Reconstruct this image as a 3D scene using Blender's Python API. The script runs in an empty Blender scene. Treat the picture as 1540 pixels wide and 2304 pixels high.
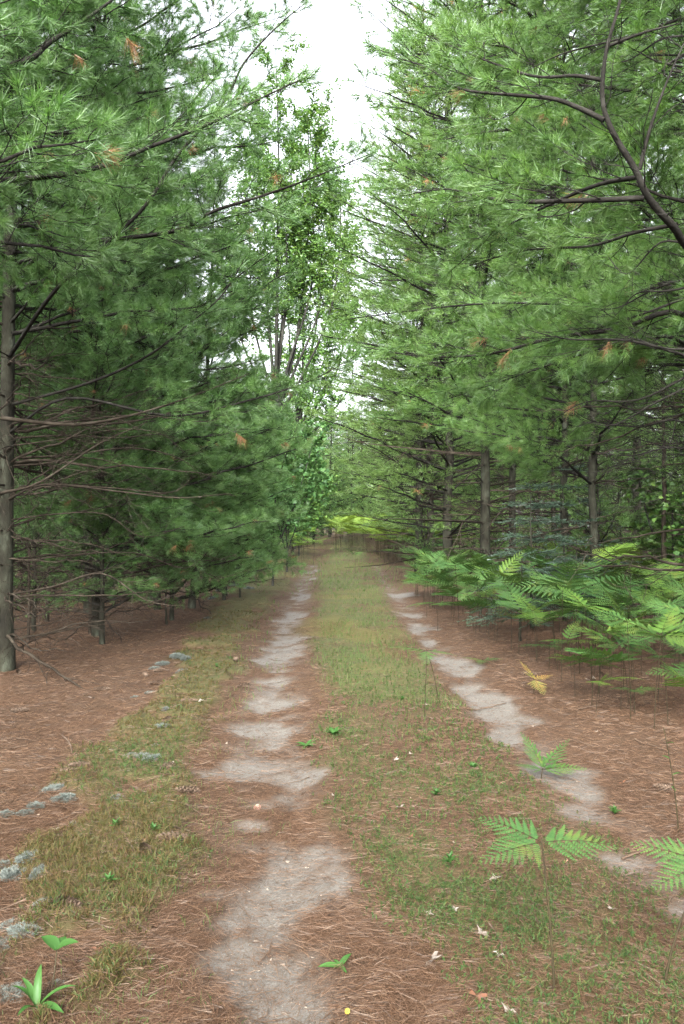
import bpy, math
import numpy as np
from mathutils import Vector, Matrix, Euler

# ------------------------------------------------------------------ camera
scene = bpy.context.scene
F_PX, HOR, CX = 1800.0, 1185.0, 770.0          # focal length, horizon row and centre column in photograph pixels
EYE = 1.5
cam_d = bpy.data.cameras.new("camera")
cam_d.sensor_fit = 'VERTICAL'
cam_d.sensor_height = 24.0
cam_d.lens = 24.0 * F_PX / 2304.0
cam_d.clip_start = 0.05
cam_d.clip_end = 1000.0
cam = bpy.data.objects.new("camera", cam_d)
scene.collection.objects.link(cam)
cam.location = (0, 0, EYE)
cam.rotation_euler = (math.radians(90) + math.atan((HOR - 1152.0) / F_PX), 0, 0)
scene.camera = cam

# ------------------------------------------------------------------ sky, sun, exposure
SUN_EL, SUN_AZ = math.radians(38), math.radians(-168)   # azimuth from +Y, negative = towards -X
world = bpy.data.worlds.new("World")
scene.world = world
world.use_nodes = True
wn, wl = world.node_tree.nodes, world.node_tree.links
wn.clear()
sky = wn.new("ShaderNodeTexSky")
sky.sky_type = 'NISHITA'
sky.sun_disc = False
sky.sun_elevation = SUN_EL
sky.sun_rotation = SUN_AZ
sky.air_density = 1.0
sky.dust_density = 4.0
hsv = wn.new("ShaderNodeHueSaturation")          # overcast: a white veil of cloud
hsv.inputs['Saturation'].default_value = 0.22
bg = wn.new("ShaderNodeBackground")
bg.inputs['Strength'].default_value = 0.15
wo = wn.new("ShaderNodeOutputWorld")
wl.new(sky.outputs[0], hsv.inputs['Color'])
wl.new(hsv.outputs[0], bg.inputs['Color'])
wl.new(bg.outputs[0], wo.inputs[0])
sun_d = bpy.data.lights.new("sun", 'SUN')
sun_d.energy = 1.5
sun_d.angle = math.radians(25)
sun_d.color = (1.0, 0.95, 0.86)
sun = bpy.data.objects.new("sun", sun_d)
scene.collection.objects.link(sun)
sd = Vector((math.sin(SUN_AZ) * math.cos(SUN_EL), math.cos(SUN_AZ) * math.cos(SUN_EL), math.sin(SUN_EL)))
sun.rotation_euler = sd.to_track_quat('Z', 'Y').to_euler()
sun.location = (-10, 5, 30)
vs = scene.view_settings
vs.view_transform = 'Standard'
vs.look = 'None'
vs.exposure = 2.6
vs.gamma = 1.0
vs.use_curve_mapping = False
cy = scene.cycles
cy.max_bounces = 5
cy.diffuse_bounces = 4
cy.glossy_bounces = 2
cy.transmission_bounces = 4
cy.transparent_max_bounces = 4
cy.caustics_reflective = False
cy.caustics_refractive = False
cy.use_adaptive_sampling = True
cy.adaptive_threshold = 0.03
cy.debug_use_spatial_splits = True
cy.use_fast_gi = True
cy.fast_gi_method = 'REPLACE'
cy.ao_bounces_render = 1
world.light_settings.distance = 2.8
cy.use_denoising = True
cy.denoiser = 'OPENIMAGEDENOISE'
cy.denoising_prefilter = 'NONE'

# ------------------------------------------------------------------ helpers
COL = scene.collection
UP = np.array([0, 0, 1.0])


def rngs(s):
    return np.random.default_rng(s)


def nrm(v):
    v = np.asarray(v, float)
    return v / np.maximum(np.linalg.norm(v, axis=-1, keepdims=True), 1e-9)


def lattice(seed):
    return rngs(seed).random((256, 256))


_LAT = [lattice(900 + i) for i in range(6)]


def vnoise(x, y, scale=1.0, k=0):
    """smooth value noise in [0, 1]"""
    x = np.asarray(x, float) * scale + 57.3
    y = np.asarray(y, float) * scale + 91.7
    xi, yi = np.floor(x).astype(int), np.floor(y).astype(int)
    fx, fy = x - xi, y - yi
    fx, fy = fx * fx * (3 - 2 * fx), fy * fy * (3 - 2 * fy)
    L = _LAT[k % 6]
    a, b = L[xi % 256, yi % 256], L[(xi + 1) % 256, yi % 256]
    c, d = L[xi % 256, (yi + 1) % 256], L[(xi + 1) % 256, (yi + 1) % 256]
    return (a * (1 - fx) + b * fx) * (1 - fy) + (c * (1 - fx) + d * fx) * fy


def fbm(x, y, scale=1.0, k=0, o=4):
    t, a, s = 0, 0, 1.0
    for i in range(o):
        t = t + vnoise(x, y, scale * 2 ** i, k + i) * s
        a += s
        s *= 0.55
    return t / a


def sstep(a, b, x):
    t = np.clip((x - a) / (b - a), 0, 1)
    return t * t * (3 - 2 * t)


class MB:
    """collects triangles; build() makes ONE mesh datablock"""

    def __init__(self):
        self.v, self.f, self.m, self.n = [], [], [], 0

    def add(self, v, f, m=0):
        v = np.asarray(v, np.float32).reshape(-1, 3)
        f = np.asarray(f, np.int32).reshape(-1, 3)
        self.v.append(v)
        self.f.append(f + self.n)
        self.m.append(np.full(len(f), m, np.int32))
        self.n += len(v)

    def soup(self, tri, m=0):
        tri = np.asarray(tri, np.float32).reshape(-1, 3, 3)
        self.add(tri.reshape(-1, 3), np.arange(len(tri) * 3).reshape(-1, 3), m)

    def tube(self, pts, rad, sides=4, m=0, cap=False):
        pts = np.asarray(pts, float)
        n = len(pts)
        rad = np.broadcast_to(np.asarray(rad, float), (n,))
        t = nrm(np.gradient(pts, axis=0))
        ref = np.array([0.13, 0.31, 0.94]) if abs(t[0, 2]) < 0.8 else np.array([0.94, 0.3, 0.1])
        a = nrm(np.cross(t, ref))
        b = np.cross(t, a)
        th = np.arange(sides) * 2 * math.pi / sides
        ring = (a[:, None] * np.cos(th)[None, :, None] + b[:, None] * np.sin(th)[None, :, None]) * rad[:, None, None]
        v = (pts[:, None] + ring).reshape(-1, 3)
        i = np.arange(n - 1)[:, None] * sides
        j = np.arange(sides)[None]
        k = (j + 1) % sides
        q = np.stack([i + j, i + k, i + sides + k, i + sides + j], -1).reshape(-1, 4)
        f = np.concatenate([q[:, [0, 1, 2]], q[:, [0, 2, 3]]])
        if cap:
            v = np.concatenate([v, pts[-1:]])
            e = (n - 1) * sides
            f = np.concatenate([f, [[e + x, e + (x + 1) % sides, n * sides] for x in range(sides)]])
        self.add(v, f, m)

    def arrays(self):
        return np.concatenate(self.v), np.concatenate(self.f), np.concatenate(self.m)

    def merge(self, arr, M):
        v, f, m = arr
        M = np.asarray(M, float)
        self.v.append((v @ M[:3, :3].T + M[:3, 3]).astype(np.float32))
        self.f.append(f + self.n)
        self.m.append(m)
        self.n += len(v)

    def mesh(self, name, mats, smooth=True):
        v, f, m = self.arrays()
        me = bpy.data.meshes.new(name)
        me.vertices.add(len(v))
        me.vertices.foreach_set("co", v.ravel())
        me.loops.add(len(f) * 3)
        me.loops.foreach_set("vertex_index", f.ravel().astype(np.int32))
        me.polygons.add(len(f))
        me.polygons.foreach_set("loop_start", np.arange(len(f), dtype=np.int32) * 3)
        for mt in mats:
            me.materials.append(mt)
        me.polygons.foreach_set("material_index", m)
        me.polygons.foreach_set("use_smooth", np.full(len(f), smooth))
        me.update()
        return me


def link(name, data, parent=None, loc=(0, 0, 0), rot=(0, 0, 0), scale=(1, 1, 1)):
    o = bpy.data.objects.new(name, data)
    COL.objects.link(o)
    o.location, o.rotation_euler, o.scale = loc, rot, scale
    if parent is not None:
        o.parent = parent
    return o


def tag(o, label=None, cat=None, group=None, kind=None):
    for k, v in (("label", label), ("category", cat), ("group", group), ("kind", kind)):
        if v:
            o[k] = v
    return o


def thing(name, label, cat, loc, rz=0.0, group=None, scale=1.0):
    return tag(link(name, None, None, loc, (0, 0, rz), (scale,) * 3), label, cat, group)


# ------------------------------------------------------------------ materials
def node_mat(name):
    m = bpy.data.materials.new(name)
    m.use_nodes = True
    m.node_tree.nodes.clear()
    return m, m.node_tree.nodes, m.node_tree.links


def ramp(N, stops):
    r = N.new("ShaderNodeValToRGB")
    e = r.color_ramp.elements
    e[0].position, e[0].color = stops[0][0], (*stops[0][1], 1)
    e[1].position, e[1].color = stops[-1][0], (*stops[-1][1], 1)
    for p, c in stops[1:-1]:
        x = e.new(p)
        x.color = (*c, 1)
    return r


def leaf_mat(name, cols, transl=0.35, tcol=(0.2, 0.4, 0.05), gloss=0.08, rough=0.35, obj_amt=0.25, patch=0.0, clump=0.0):
    """foliage: colour varies per leaf (mesh island) and per plant; part of the light passes through"""
    m, N, L = node_mat(name)
    geo = N.new("ShaderNodeNewGeometry")
    oi = N.new("ShaderNodeObjectInfo")
    mix = N.new("ShaderNodeMath")
    mix.operation = 'MULTIPLY_ADD'
    mix.inputs[1].default_value = 1 - obj_amt
    L.new(geo.outputs['Random Per Island'], mix.inputs[0])
    mo = N.new("ShaderNodeMath")
    mo.operation = 'MULTIPLY'
    mo.inputs[1].default_value = obj_amt
    L.new(oi.outputs['Random'], mo.inputs[0])
    L.new(mo.outputs[0], mix.inputs[2])
    n = len(cols)
    r = ramp(N, [(i / (n - 1), c) for i, c in enumerate(cols)])
    if clump > 0:                                   # tuft-to-tuft variation of age and vigour
        cn = N.new("ShaderNodeTexNoise")
        cn.inputs['Scale'].default_value = 7.0
        cn.inputs['Detail'].default_value = 2
        L.new(geo.outputs['Position'], cn.inputs['Vector'])
        cm = N.new("ShaderNodeMapRange")
        cm.inputs['From Min'].default_value = .35
        cm.inputs['From Max'].default_value = .65
        L.new(cn.outputs[0], cm.inputs['Value'])
        cx = N.new("ShaderNodeMix")
        cx.inputs[0].default_value = clump
        L.new(mix.outputs[0], cx.inputs[2])
        L.new(cm.outputs[0], cx.inputs[3])
        L.new(cx.outputs[0], r.inputs[0])
    else:
        L.new(mix.outputs[0], r.inputs[0])
    col = r.outputs[0]
    if patch > 0:                                   # leaf ageing: yellowed patches
        tx = N.new("ShaderNodeTexNoise")
        tx.inputs['Scale'].default_value = 9
        gp = N.new("ShaderNodeNewGeometry")
        L.new(gp.outputs['Position'], tx.inputs['Vector'])
        rr = ramp(N, [(0.55, (0, 0, 0)), (0.72, (1, 1, 1))])
        L.new(tx.outputs[0], rr.inputs[0])
        mm = N.new("ShaderNodeMix")
        mm.data_type = 'RGBA'
        sc = N.new("ShaderNodeMath")
        sc.operation = 'MULTIPLY'
        sc.inputs[1].default_value = patch
        L.new(rr.outputs[0], sc.inputs[0])
        L.new(sc.outputs[0], mm.inputs[0])
        L.new(col, mm.inputs[6])
        mm.inputs[7].default_value = (0.20, 0.17, 0.03, 1)
        col = mm.outputs[2]
    d = N.new("ShaderNodeBsdfDiffuse")
    L.new(col, d.inputs['Color'])
    t = N.new("ShaderNodeBsdfTranslucent")
    tm = N.new("ShaderNodeMix")
    tm.data_type = 'RGBA'
    tm.inputs[0].default_value = 0.5
    L.new(col, tm.inputs[6])
    tm.inputs[7].default_value = (*tcol, 1)
    L.new(tm.outputs[2], t.inputs['Color'])
    s1 = N.new("ShaderNodeMixShader")
    s1.inputs[0].default_value = transl
    L.new(d.outputs[0], s1.inputs[1])
    L.new(t.outputs[0], s1.inputs[2])
    g = N.new("ShaderNodeBsdfGlossy")
    g.inputs['Roughness'].default_value = rough
    g.inputs['Color'].default_value = (0.9, 1, 1, 1)
    s2 = N.new("ShaderNodeMixShader")
    s2.inputs[0].default_value = gloss
    L.new(s1.outputs[0], s2.inputs[1])
    L.new(g.outputs[0], s2.inputs[2])
    o = N.new("ShaderNodeOutputMaterial")
    L.new(s2.outputs[0], o.inputs[0])
    return m


def bark_mat(name, cols, scale=6.0, zs=0.35, bump=0.5, rough=0.9):
    m, N, L = node_mat(name)
    tc = N.new("ShaderNodeTexCoord")
    mp = N.new("ShaderNodeMapping")
    mp.inputs['Scale'].default_value = (1, 1, zs)
    L.new(tc.outputs['Object'], mp.inputs[0])
    a = N.new("ShaderNodeTexNoise")
    a.inputs['Scale'].default_value = scale
    a.inputs['Detail'].default_value = 6
    a.inputs['Roughness'].default_value = 0.65
    L.new(mp.outputs[0], a.inputs['Vector'])
    r = ramp(N, [(0.3 + 0.4 * i / (len(cols) - 1), c) for i, c in enumerate(cols)])
    L.new(a.outputs[0], r.inputs[0])
    b = N.new("ShaderNodeTexNoise")
    b.inputs['Scale'].default_value = scale * 6
    b.inputs['Detail'].default_value = 4
    L.new(mp.outputs[0], b.inputs['Vector'])
    bp = N.new("ShaderNodeBump")
    bp.inputs['Strength'].default_value = bump
    bp.inputs['Distance'].default_value = 0.02
    L.new(b.outputs[0], bp.inputs['Height'])
    p = N.new("ShaderNodeBsdfPrincipled")
    p.inputs['Roughness'].default_value = rough
    p.inputs['Specular IOR Level'].default_value = 0.2
    L.new(r.outputs[0], p.inputs['Base Color'])
    L.new(bp.outputs[0], p.inputs['Normal'])
    o = N.new("ShaderNodeOutputMaterial")
    L.new(p.outputs[0], o.inputs[0])
    return m


M_NEEDLE = leaf_mat("pine_needles", [(0.044, 0.104, 0.032), (0.072, 0.158, 0.040), (0.112, 0.212, 0.050), (0.162, 0.262, 0.088)],
                    0.40, (0.15, 0.36, 0.05), 0.05, 0.42, 0.3, clump=.45)
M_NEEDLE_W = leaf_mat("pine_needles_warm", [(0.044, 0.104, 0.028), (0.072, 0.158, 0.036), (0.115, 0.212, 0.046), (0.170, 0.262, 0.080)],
                      0.42, (0.20, 0.40, 0.05), 0.04, 0.42, 0.3, clump=.45)  # the lit +X side's warmer, yellower light put into the needle colour
M_NEEDLE_Y = leaf_mat("pine_needles_sunlit_tint", [(0.065, 0.135, 0.040), (0.10, 0.195, 0.048), (0.145, 0.240, 0.060), (0.19, 0.27, 0.10)],
                      0.42, (0.26, 0.40, 0.05), 0.04, 0.4, 0.3, clump=.45)  # sunlight on the brighter crowns put into a yellower needle colour
M_BROWN = leaf_mat("dry_needles", [(0.16, 0.075, 0.03), (0.26, 0.13, 0.055), (0.33, 0.19, 0.09)], 0.2, (0.3, 0.15, 0.05), 0.04)
M_FIR = leaf_mat("fir_needles", [(0.022, 0.056, 0.030), (0.034, 0.080, 0.042), (0.052, 0.105, 0.056)], 0.2, (0.1, 0.2, 0.1), 0.10, 0.35, 0.3)
M_LEAF = leaf_mat("broad_leaves", [(0.045, 0.11, 0.028), (0.075, 0.17, 0.035), (0.11, 0.22, 0.04), (0.17, 0.27, 0.045)],
                  0.32, (0.18, 0.34, 0.04), 0.05, 0.4, 0.15)
M_SHRUB = leaf_mat("shrub_leaves", [(0.045, 0.12, 0.035), (0.065, 0.165, 0.045), (0.095, 0.21, 0.06), (0.14, 0.25, 0.08)],
                   0.4, (0.2, 0.42, 0.07), 0.04, 0.4, 0.15)
M_FERN = leaf_mat("fern_leaflets", [(0.030, 0.080, 0.024), (0.046, 0.104, 0.028), (0.072, 0.132, 0.030)], 0.32, (0.14, 0.25, 0.03), 0.02, 0.45, 0.5, 0.25)
M_FERN_W = leaf_mat("fern_leaflets_warm", [(0.045, 0.105, 0.022), (0.070, 0.140, 0.026), (0.100, 0.165, 0.030)], 0.36, (0.20, 0.32, 0.035), 0.02, 0.45, 0.5, 0.35)
M_FERN_Y = leaf_mat("fern_leaflets_yellow", [(0.080, 0.170, 0.026), (0.115, 0.215, 0.030), (0.170, 0.245, 0.034)], 0.42, (0.30, 0.42, 0.04), 0.04, 0.4, 0.5, 0.25)  # yellow-green leaflets; the far bend's sunlight is put into this colour
M_FERN_O = leaf_mat("fern_leaflets_withered", [(0.10, 0.16, 0.03), (0.20, 0.14, 0.04), (0.25, 0.09, 0.03)], 0.3, (0.3, 0.2, 0.05), 0.04, 0.4, 0.3, 0.4)
M_WEED = leaf_mat("weed_leaves", [(0.024, 0.066, 0.016), (0.040, 0.095, 0.022)], 0.2, (0.07, 0.14, 0.02), 0.01, 0.4, 0.6)
M_GRASS = leaf_mat("grass_blades", [(0.034, 0.074, 0.018), (0.052, 0.096, 0.023), (0.072, 0.104, 0.030), (0.105, 0.098, 0.045)], 0.3, (0.16, 0.24, 0.04), 0.015, 0.5, 0.0)
M_MOSS = leaf_mat("haircap_moss", [(0.022, 0.052, 0.018), (0.036, 0.072, 0.022), (0.055, 0.082, 0.025), (0.085, 0.076, 0.028)], 0.25, (0.1, 0.16, 0.03), 0.005, 0.6, 0.0)
M_MOSS_Y = leaf_mat("dry_moss", [(0.034, 0.044, 0.012), (0.056, 0.058, 0.016), (0.078, 0.062, 0.021), (0.085, 0.050, 0.023)], 0.2, (0.14, 0.12, 0.03), 0.01, 0.6, 0.0)
M_LITTER = leaf_mat("fallen_needles", [(0.040, 0.020, 0.0105), (0.070, 0.036, 0.019), (0.105, 0.057, 0.031), (0.155, 0.098, 0.062)], 0.1, (0.15, 0.09, 0.05), 0.03, 0.5, 0.0)
M_LICHEN = leaf_mat("reindeer_lichen", [(0.070, 0.084, 0.074), (0.11, 0.126, 0.112), (0.16, 0.178, 0.160)], 0.1, (0.4, 0.45, 0.4), 0.02, 0.6, 0.2)
M_PALE = leaf_mat("bleached_leaf", [(0.16, 0.135, 0.11), (0.26, 0.225, 0.195)], 0.2, (0.3, 0.25, 0.2), 0.03, 0.5, 0.5)
M_RUSSET = leaf_mat("russet_leaf", [(0.12, 0.05, 0.028), (0.18, 0.08, 0.045)], 0.2, (0.4, 0.15, 0.05), 0.03, 0.5, 0.5)
M_CRUMB = leaf_mat("sand_crumbs", [(0.05, 0.036, 0.026), (0.11, 0.085, 0.065), (0.30, 0.25, 0.20)], 0.0, (0, 0, 0), 0.02, 0.6, 0.0)
M_TRUNK = bark_mat("pine_bark", [(0.007, 0.0065, 0.0045), (0.014, 0.013, 0.0085), (0.025, 0.026, 0.017), (0.060, 0.068, 0.050)], 5.0, 0.5, 0.7)
M_TWIG = bark_mat("live_limb_bark", [(0.006, 0.0055, 0.0042), (0.012, 0.0108, 0.0085), (0.032, 0.031, 0.026)], 9.0, 1, 0.3)  # near-black: shade on the silhouetted limbs put into the bark colour
M_DEADTWIG = bark_mat("dead_limb_bark", [(0.012, 0.009, 0.006), (0.024, 0.018, 0.012), (0.055, 0.046, 0.034)], 7.0, 1, 0.3)
M_GREYBARK = bark_mat("broadleaf_bark", [(0.009, 0.0092, 0.0075), (0.018, 0.0182, 0.015), (0.038, 0.039, 0.033)], 4.0, 0.4, 0.5)
M_STEM = bark_mat("fern_stalk", [(0.014, 0.010, 0.006), (0.026, 0.020, 0.009), (0.042, 0.035, 0.014)], 12.0, 0.3, 0.1, 0.6)
M_STICK = bark_mat("fallen_stick_bark", [(0.045, 0.030, 0.02), (0.08, 0.055, 0.038), (0.14, 0.105, 0.08)], 20.0, 1, 0.3)


def plain_mat(name, c, rough=0.6, scale=40.0, var=0.25):
    return bark_mat(name, [tuple(x * (1 - var) for x in c), c, tuple(min(1, x * (1 + var)) for x in c)], scale, 1, 0.15, rough)


# ------------------------------------------------------------------ the ground
def G(px, py):
    """photograph pixel -> point on level ground"""
    z = F_PX * EYE / (py - HOR)
    return (px - CX) / F_PX * z, z


_yl = np.array([-40, 0, 2.4, 2.8, 3.5, 5.2, 6.8, 11.5, 18.6, 32, 49, 75, 120])
_xl = np.array([0.0, -.1, -.2, -.23, -.27, -.44, -.6, -.83, -1.0, -1.1, -.9, .2, 2.5])
_xr = np.array([1.9, 1.7, 1.45, 1.42, 1.38, 1.31, 1.23, 1.16, 1.18, 1.3, 1.6, 2.4, 4.6])


def xl(y): return np.interp(y, _yl, _xl)
def xr(y): return np.interp(y, _yl, _xr)


SAND = [(640, 1960, 135, 85), (590, 2110, 90, 130), (650, 2240, 110, 90), (740, 1900, 55, 32), (600, 1715, 92, 46), (680, 1742, 40, 22), (612, 1627, 66, 20),
        (612, 1572, 50, 17), (612, 1520, 38, 7), (630, 1466, 46, 19), (648, 1433, 38, 9), (655, 1385, 33, 13), (680, 1340, 17, 7), (682, 1322, 14, 3),
        (700, 1300, 10, 3), (712, 1283, 9, 2), (560, 1840, 40, 10),
        (1300, 1770, 80, 48), (1225, 1720, 40, 30), (1120, 1590, 58, 44), (1060, 1545, 35, 18), (1015, 1490, 44, 24), (962, 1440, 20, 8), (948, 1408, 26, 11),
        (930, 1380, 27, 7), (900, 1336, 30, 4), (1410, 1920, 46, 18), (1520, 2010, 45, 28), (1150, 1650, 40, 25)]
SAND_W = []
for (px, py, rx, ry) in SAND:
    x, y = G(px, py)
    y0, y1 = G(px, py + ry)[1], G(px, max(py - ry, HOR + 12))[1]
    SAND_W.append((x, (y0 + y1) / 2, rx * y / F_PX, (y1 - y0) / 2))


def f_sand(x, y):
    wx = (fbm(x, y, 3.1, 0, 4) - .5) * .85
    wy = (fbm(x, y, 2.7, 3, 4) - .5) * 1.1
    s = np.zeros_like(x)
    for cx, cyy, rx, ry in SAND_W:
        d = np.hypot((x + wx * np.minimum(1, rx * 3) - cx) / rx, (y + wy * np.minimum(1, ry * 2) - cyy) / ry)
        s = np.maximum(s, sstep(1.3, 0.72, d))
    g = fbm(x, y, 9.0, 2, 3)
    rut = np.maximum(np.exp(-((x - xl(y)) / .20) ** 2), np.exp(-((x - xr(y)) / .17) ** 2)) * sstep(.42, .64, fbm(x, y, 5.0, 4, 4)) * .9 * (y < 30) * np.where(x < .4, 1.0, .6)
    return np.clip(np.maximum(s * sstep(0.30, 0.56, g + 0.22 * s), rut), 0, 1)


def f_center(x, y):
    """0..1 over the strip between the ruts"""
    w = (fbm(x, y, 1.3, 1, 3) - .5) * .5
    a, b = xl(y) + 0.42, xr(y) - 0.22
    b = np.where(y < 5.0, b + (5.0 - y) * 0.25, b)
    return sstep(-0.12, 0.2, x + w - a) * sstep(-0.12, 0.2, b - x - w)


_my = np.array([0.5, 2.3, 2.9, 3.9, 4.9, 6.5, 8.5, 11.0, 15, 24, 40, 60])
_mx = np.array([-.85, -1.0, -1.02, -1.08, -1.33, -1.32, -1.4, -1.7, -1.9, -2.2, -2.4, -2.4])
_mw = np.array([.15, .16, .22, .34, .42, .28, .30, .4, .5, .8, 1.0, 1.0])


def f_left(x, y):
    w = (fbm(x, y, 1.7, 2, 4) - .5) * .9
    c, ww = np.interp(y, _my, _mx), np.interp(y, _my, _mw)
    return sstep(1.25, .7, np.abs(x + w * .7 - c) / ww) * sstep(.36, .54, fbm(x, y, 2.3, 4, 3) + .04)


def height(x, y):
    x, y = np.asarray(x, float), np.asarray(y, float)
    h = (fbm(x, y, 0.35, 0, 3) - .5) * 0.16 * sstep(1.5, 5, np.abs(x))
    h += (fbm(x, y, 2.2, 1, 3) - .5) * (0.05 + 0.06 * sstep(1.4, 2.4, np.abs(x - .3))) + (fbm(x, y, 11, 3, 2) - .5) * 0.018
    h -= 0.035 * np.exp(-((x - xl(y)) / 0.28) ** 2) + 0.035 * np.exp(-((x - xr(y)) / 0.28) ** 2)
    near = y < 40
    s = np.where(near, f_sand(x, y), 0)
    h -= 0.020 * s
    h += 0.05 * f_left(x, y) * np.where(near, 1, 0)
    h += np.clip(np.abs(x) - 6, 0, 60) * 0.012 + 0.75 * sstep(24, 58, y)
    return h


def gz(x, y):
    return float(height(np.array([x]), np.array([y]))[0])


def lines(a, b, d, lo, hi, g):
    c = list(np.arange(a, b, d))
    s, p = d, c[-1]
    while p < hi:
        s = min(s * g, 12)
        p += s
        c.append(p)
    s, p = d, a
    while p > lo:
        s = min(s * g, 12)
        p -= s
        c.insert(0, p)
    return np.array(c)


gx = lines(-2.6, 3.0, 0.045, -160, 160, 1.09)
gy = lines(2.0, 10.5, 0.045, -60, 260, 1.025)
X, Y = np.meshgrid(gx, gy)
Z = height(X, Y)
nx, ny = len(gx), len(gy)
gm = MB()
ii = (np.arange(ny - 1)[:, None] * nx + np.arange(nx - 1)[None]).ravel()
gm.add(np.stack([X, Y, Z], -1).reshape(-1, 3), np.concatenate([np.stack([ii, ii + 1, ii + nx + 1], -1), np.stack([ii, ii + nx + 1, ii + nx], -1)]))


def ground_mat():
    m, N, L = node_mat("forest_floor")
    geo = N.new("ShaderNodeNewGeometry")

    def noise(scale, detail=5, rough=.6):
        t = N.new("ShaderNodeTexNoise")
        t.inputs['Scale'].default_value = scale
        t.inputs['Detail'].default_value = detail
        t.inputs['Roughness'].default_value = rough
        L.new(geo.outputs['Position'], t.inputs['Vector'])
        return t

    def mixc(fac, a, b):
        x = N.new("ShaderNodeMix")
        x.data_type = 'RGBA'
        for s, k in ((fac, 0), (a, 6), (b, 7)):
            if hasattr(s, 'links'):
                L.new(s, x.inputs[k])
            else:
                x.inputs[k].default_value = s
        return x.outputs[2]

    def attr(n):
        a = N.new("ShaderNodeAttribute")
        a.attribute_name = n
        return a.outputs['Fac']
    lit = ramp(N, [(.30, (0.032, 0.017, 0.009)), (.48, (0.060, 0.032, 0.018)), (.62, (0.088, 0.049, 0.028)), (.75, (0.12, 0.075, 0.047))])
    # stretched fibres of pine straw, two directions
    for_h = []
    fac = noise(26, 6, .75)
    L.new(fac.outputs[0], lit.inputs[0])
    big = noise(1.3, 3)
    lit2 = mixc(big.outputs[0], lit.outputs[0], (0.056, 0.037, 0.023, 1))
    sandr = ramp(N, [(.3, (0.074, 0.068, 0.058)), (.5, (0.112, 0.104, 0.091)), (.7, (0.155, 0.146, 0.129))])
    L.new(noise(60, 6, .8).outputs[0], sandr.inputs[0])
    speck = ramp(N, [(.56, (0, 0, 0)), (.66, (1, 1, 1))])
    L.new(noise(130, 3, .7).outputs[0], speck.inputs[0])
    sand = mixc(speck.outputs[0], sandr.outputs[0], (0.09, 0.062, 0.045, 1))
    mossr = ramp(N, [(.3, (0.030, 0.045, 0.014)), (.5, (0.055, 0.065, 0.022)), (.65, (0.085, 0.072, 0.030)), (.8, (0.10, 0.068, 0.036))])
    L.new(noise(14, 6, .7).outputs[0], mossr.inputs[0])
    ymr = ramp(N, [(.3, (0.062, 0.056, 0.018)), (.7, (0.10, 0.088, 0.027))])
    L.new(noise(18, 5, .7).outputs[0], ymr.inputs[0])
    c = mixc(attr("moss"), lit2, mossr.outputs[0])
    c = mixc(attr("ymoss"), c, ymr.outputs[0])
    c = mixc(attr("sand"), c, sand)
    p = N.new("ShaderNodeBsdfPrincipled")
    p.inputs['Roughness'].default_value = 0.95
    p.inputs['Specular IOR Level'].default_value = 0.15
    L.new(c, p.inputs['Base Color'])
    bp = N.new("ShaderNodeBump")
    bp.inputs['Strength'].default_value = .6
    bp.inputs['Distance'].default_value = .02
    L.new(noise(70, 6, .8).outputs[0], bp.inputs['Height'])
    L.new(bp.outputs[0], p.inputs['Normal'])
    o = N.new("ShaderNodeOutputMaterial")
    L.new(p.outputs[0], o.inputs[0])
    return m


def f_moss(x, y):
    n = fbm(x, y, 1.1, 5, 4)
    c = f_center(x, y)
    return np.clip(np.maximum(c * sstep(.32, .6, n + .08) * (.55 + .35 * sstep(5, 9, y)), f_left(x, y) * .7) * (1 - f_sand(x, y)), 0, 1)


def f_ymoss(x, y):
    g = np.exp(-(((x - .05) / .7) ** 2)) * sstep(7, 11, y) * sstep(22, 15, y)
    e = sstep(14, 30, y) * sstep(6, 3, np.abs(x + 2.2)) * .5
    return np.clip((g + e) * sstep(.42, .62, fbm(x, y, .9, 3, 3)) * (1 - f_sand(x, y)), 0, .85)


gme = gm.mesh("ground", [ground_mat()])
for nm, fn in (("sand", f_sand), ("moss", f_moss), ("ymoss", f_ymoss)):
    at = gme.attributes.new(nm, 'FLOAT', 'POINT')
    at.data.foreach_set("value", fn(X.ravel(), Y.ravel()).astype(np.float32))
ground = tag(link("ground", gme), "forest floor of brown pine straw with two sandy wheel ruts", "ground", None, "structure")


# ------------------------------------------------------------------ ground cover (stuff)
def scatter(rng, n, y0, y1, spread, dens=None, power=1.6):
    """points on the ground, thinning with distance roughly as the picture does"""
    u = rng.random(n)
    a = 1 - power
    y = (y0 ** a + u * (y1 ** a - y0 ** a)) ** (1 / a)
    x = (rng.random(n) * 2 - 1) * (y * 0.47 * spread + .3)
    if dens is not None:
        k = rng.random(n) < dens(x, y)
        x, y = x[k], y[k]
    return x, y


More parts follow.
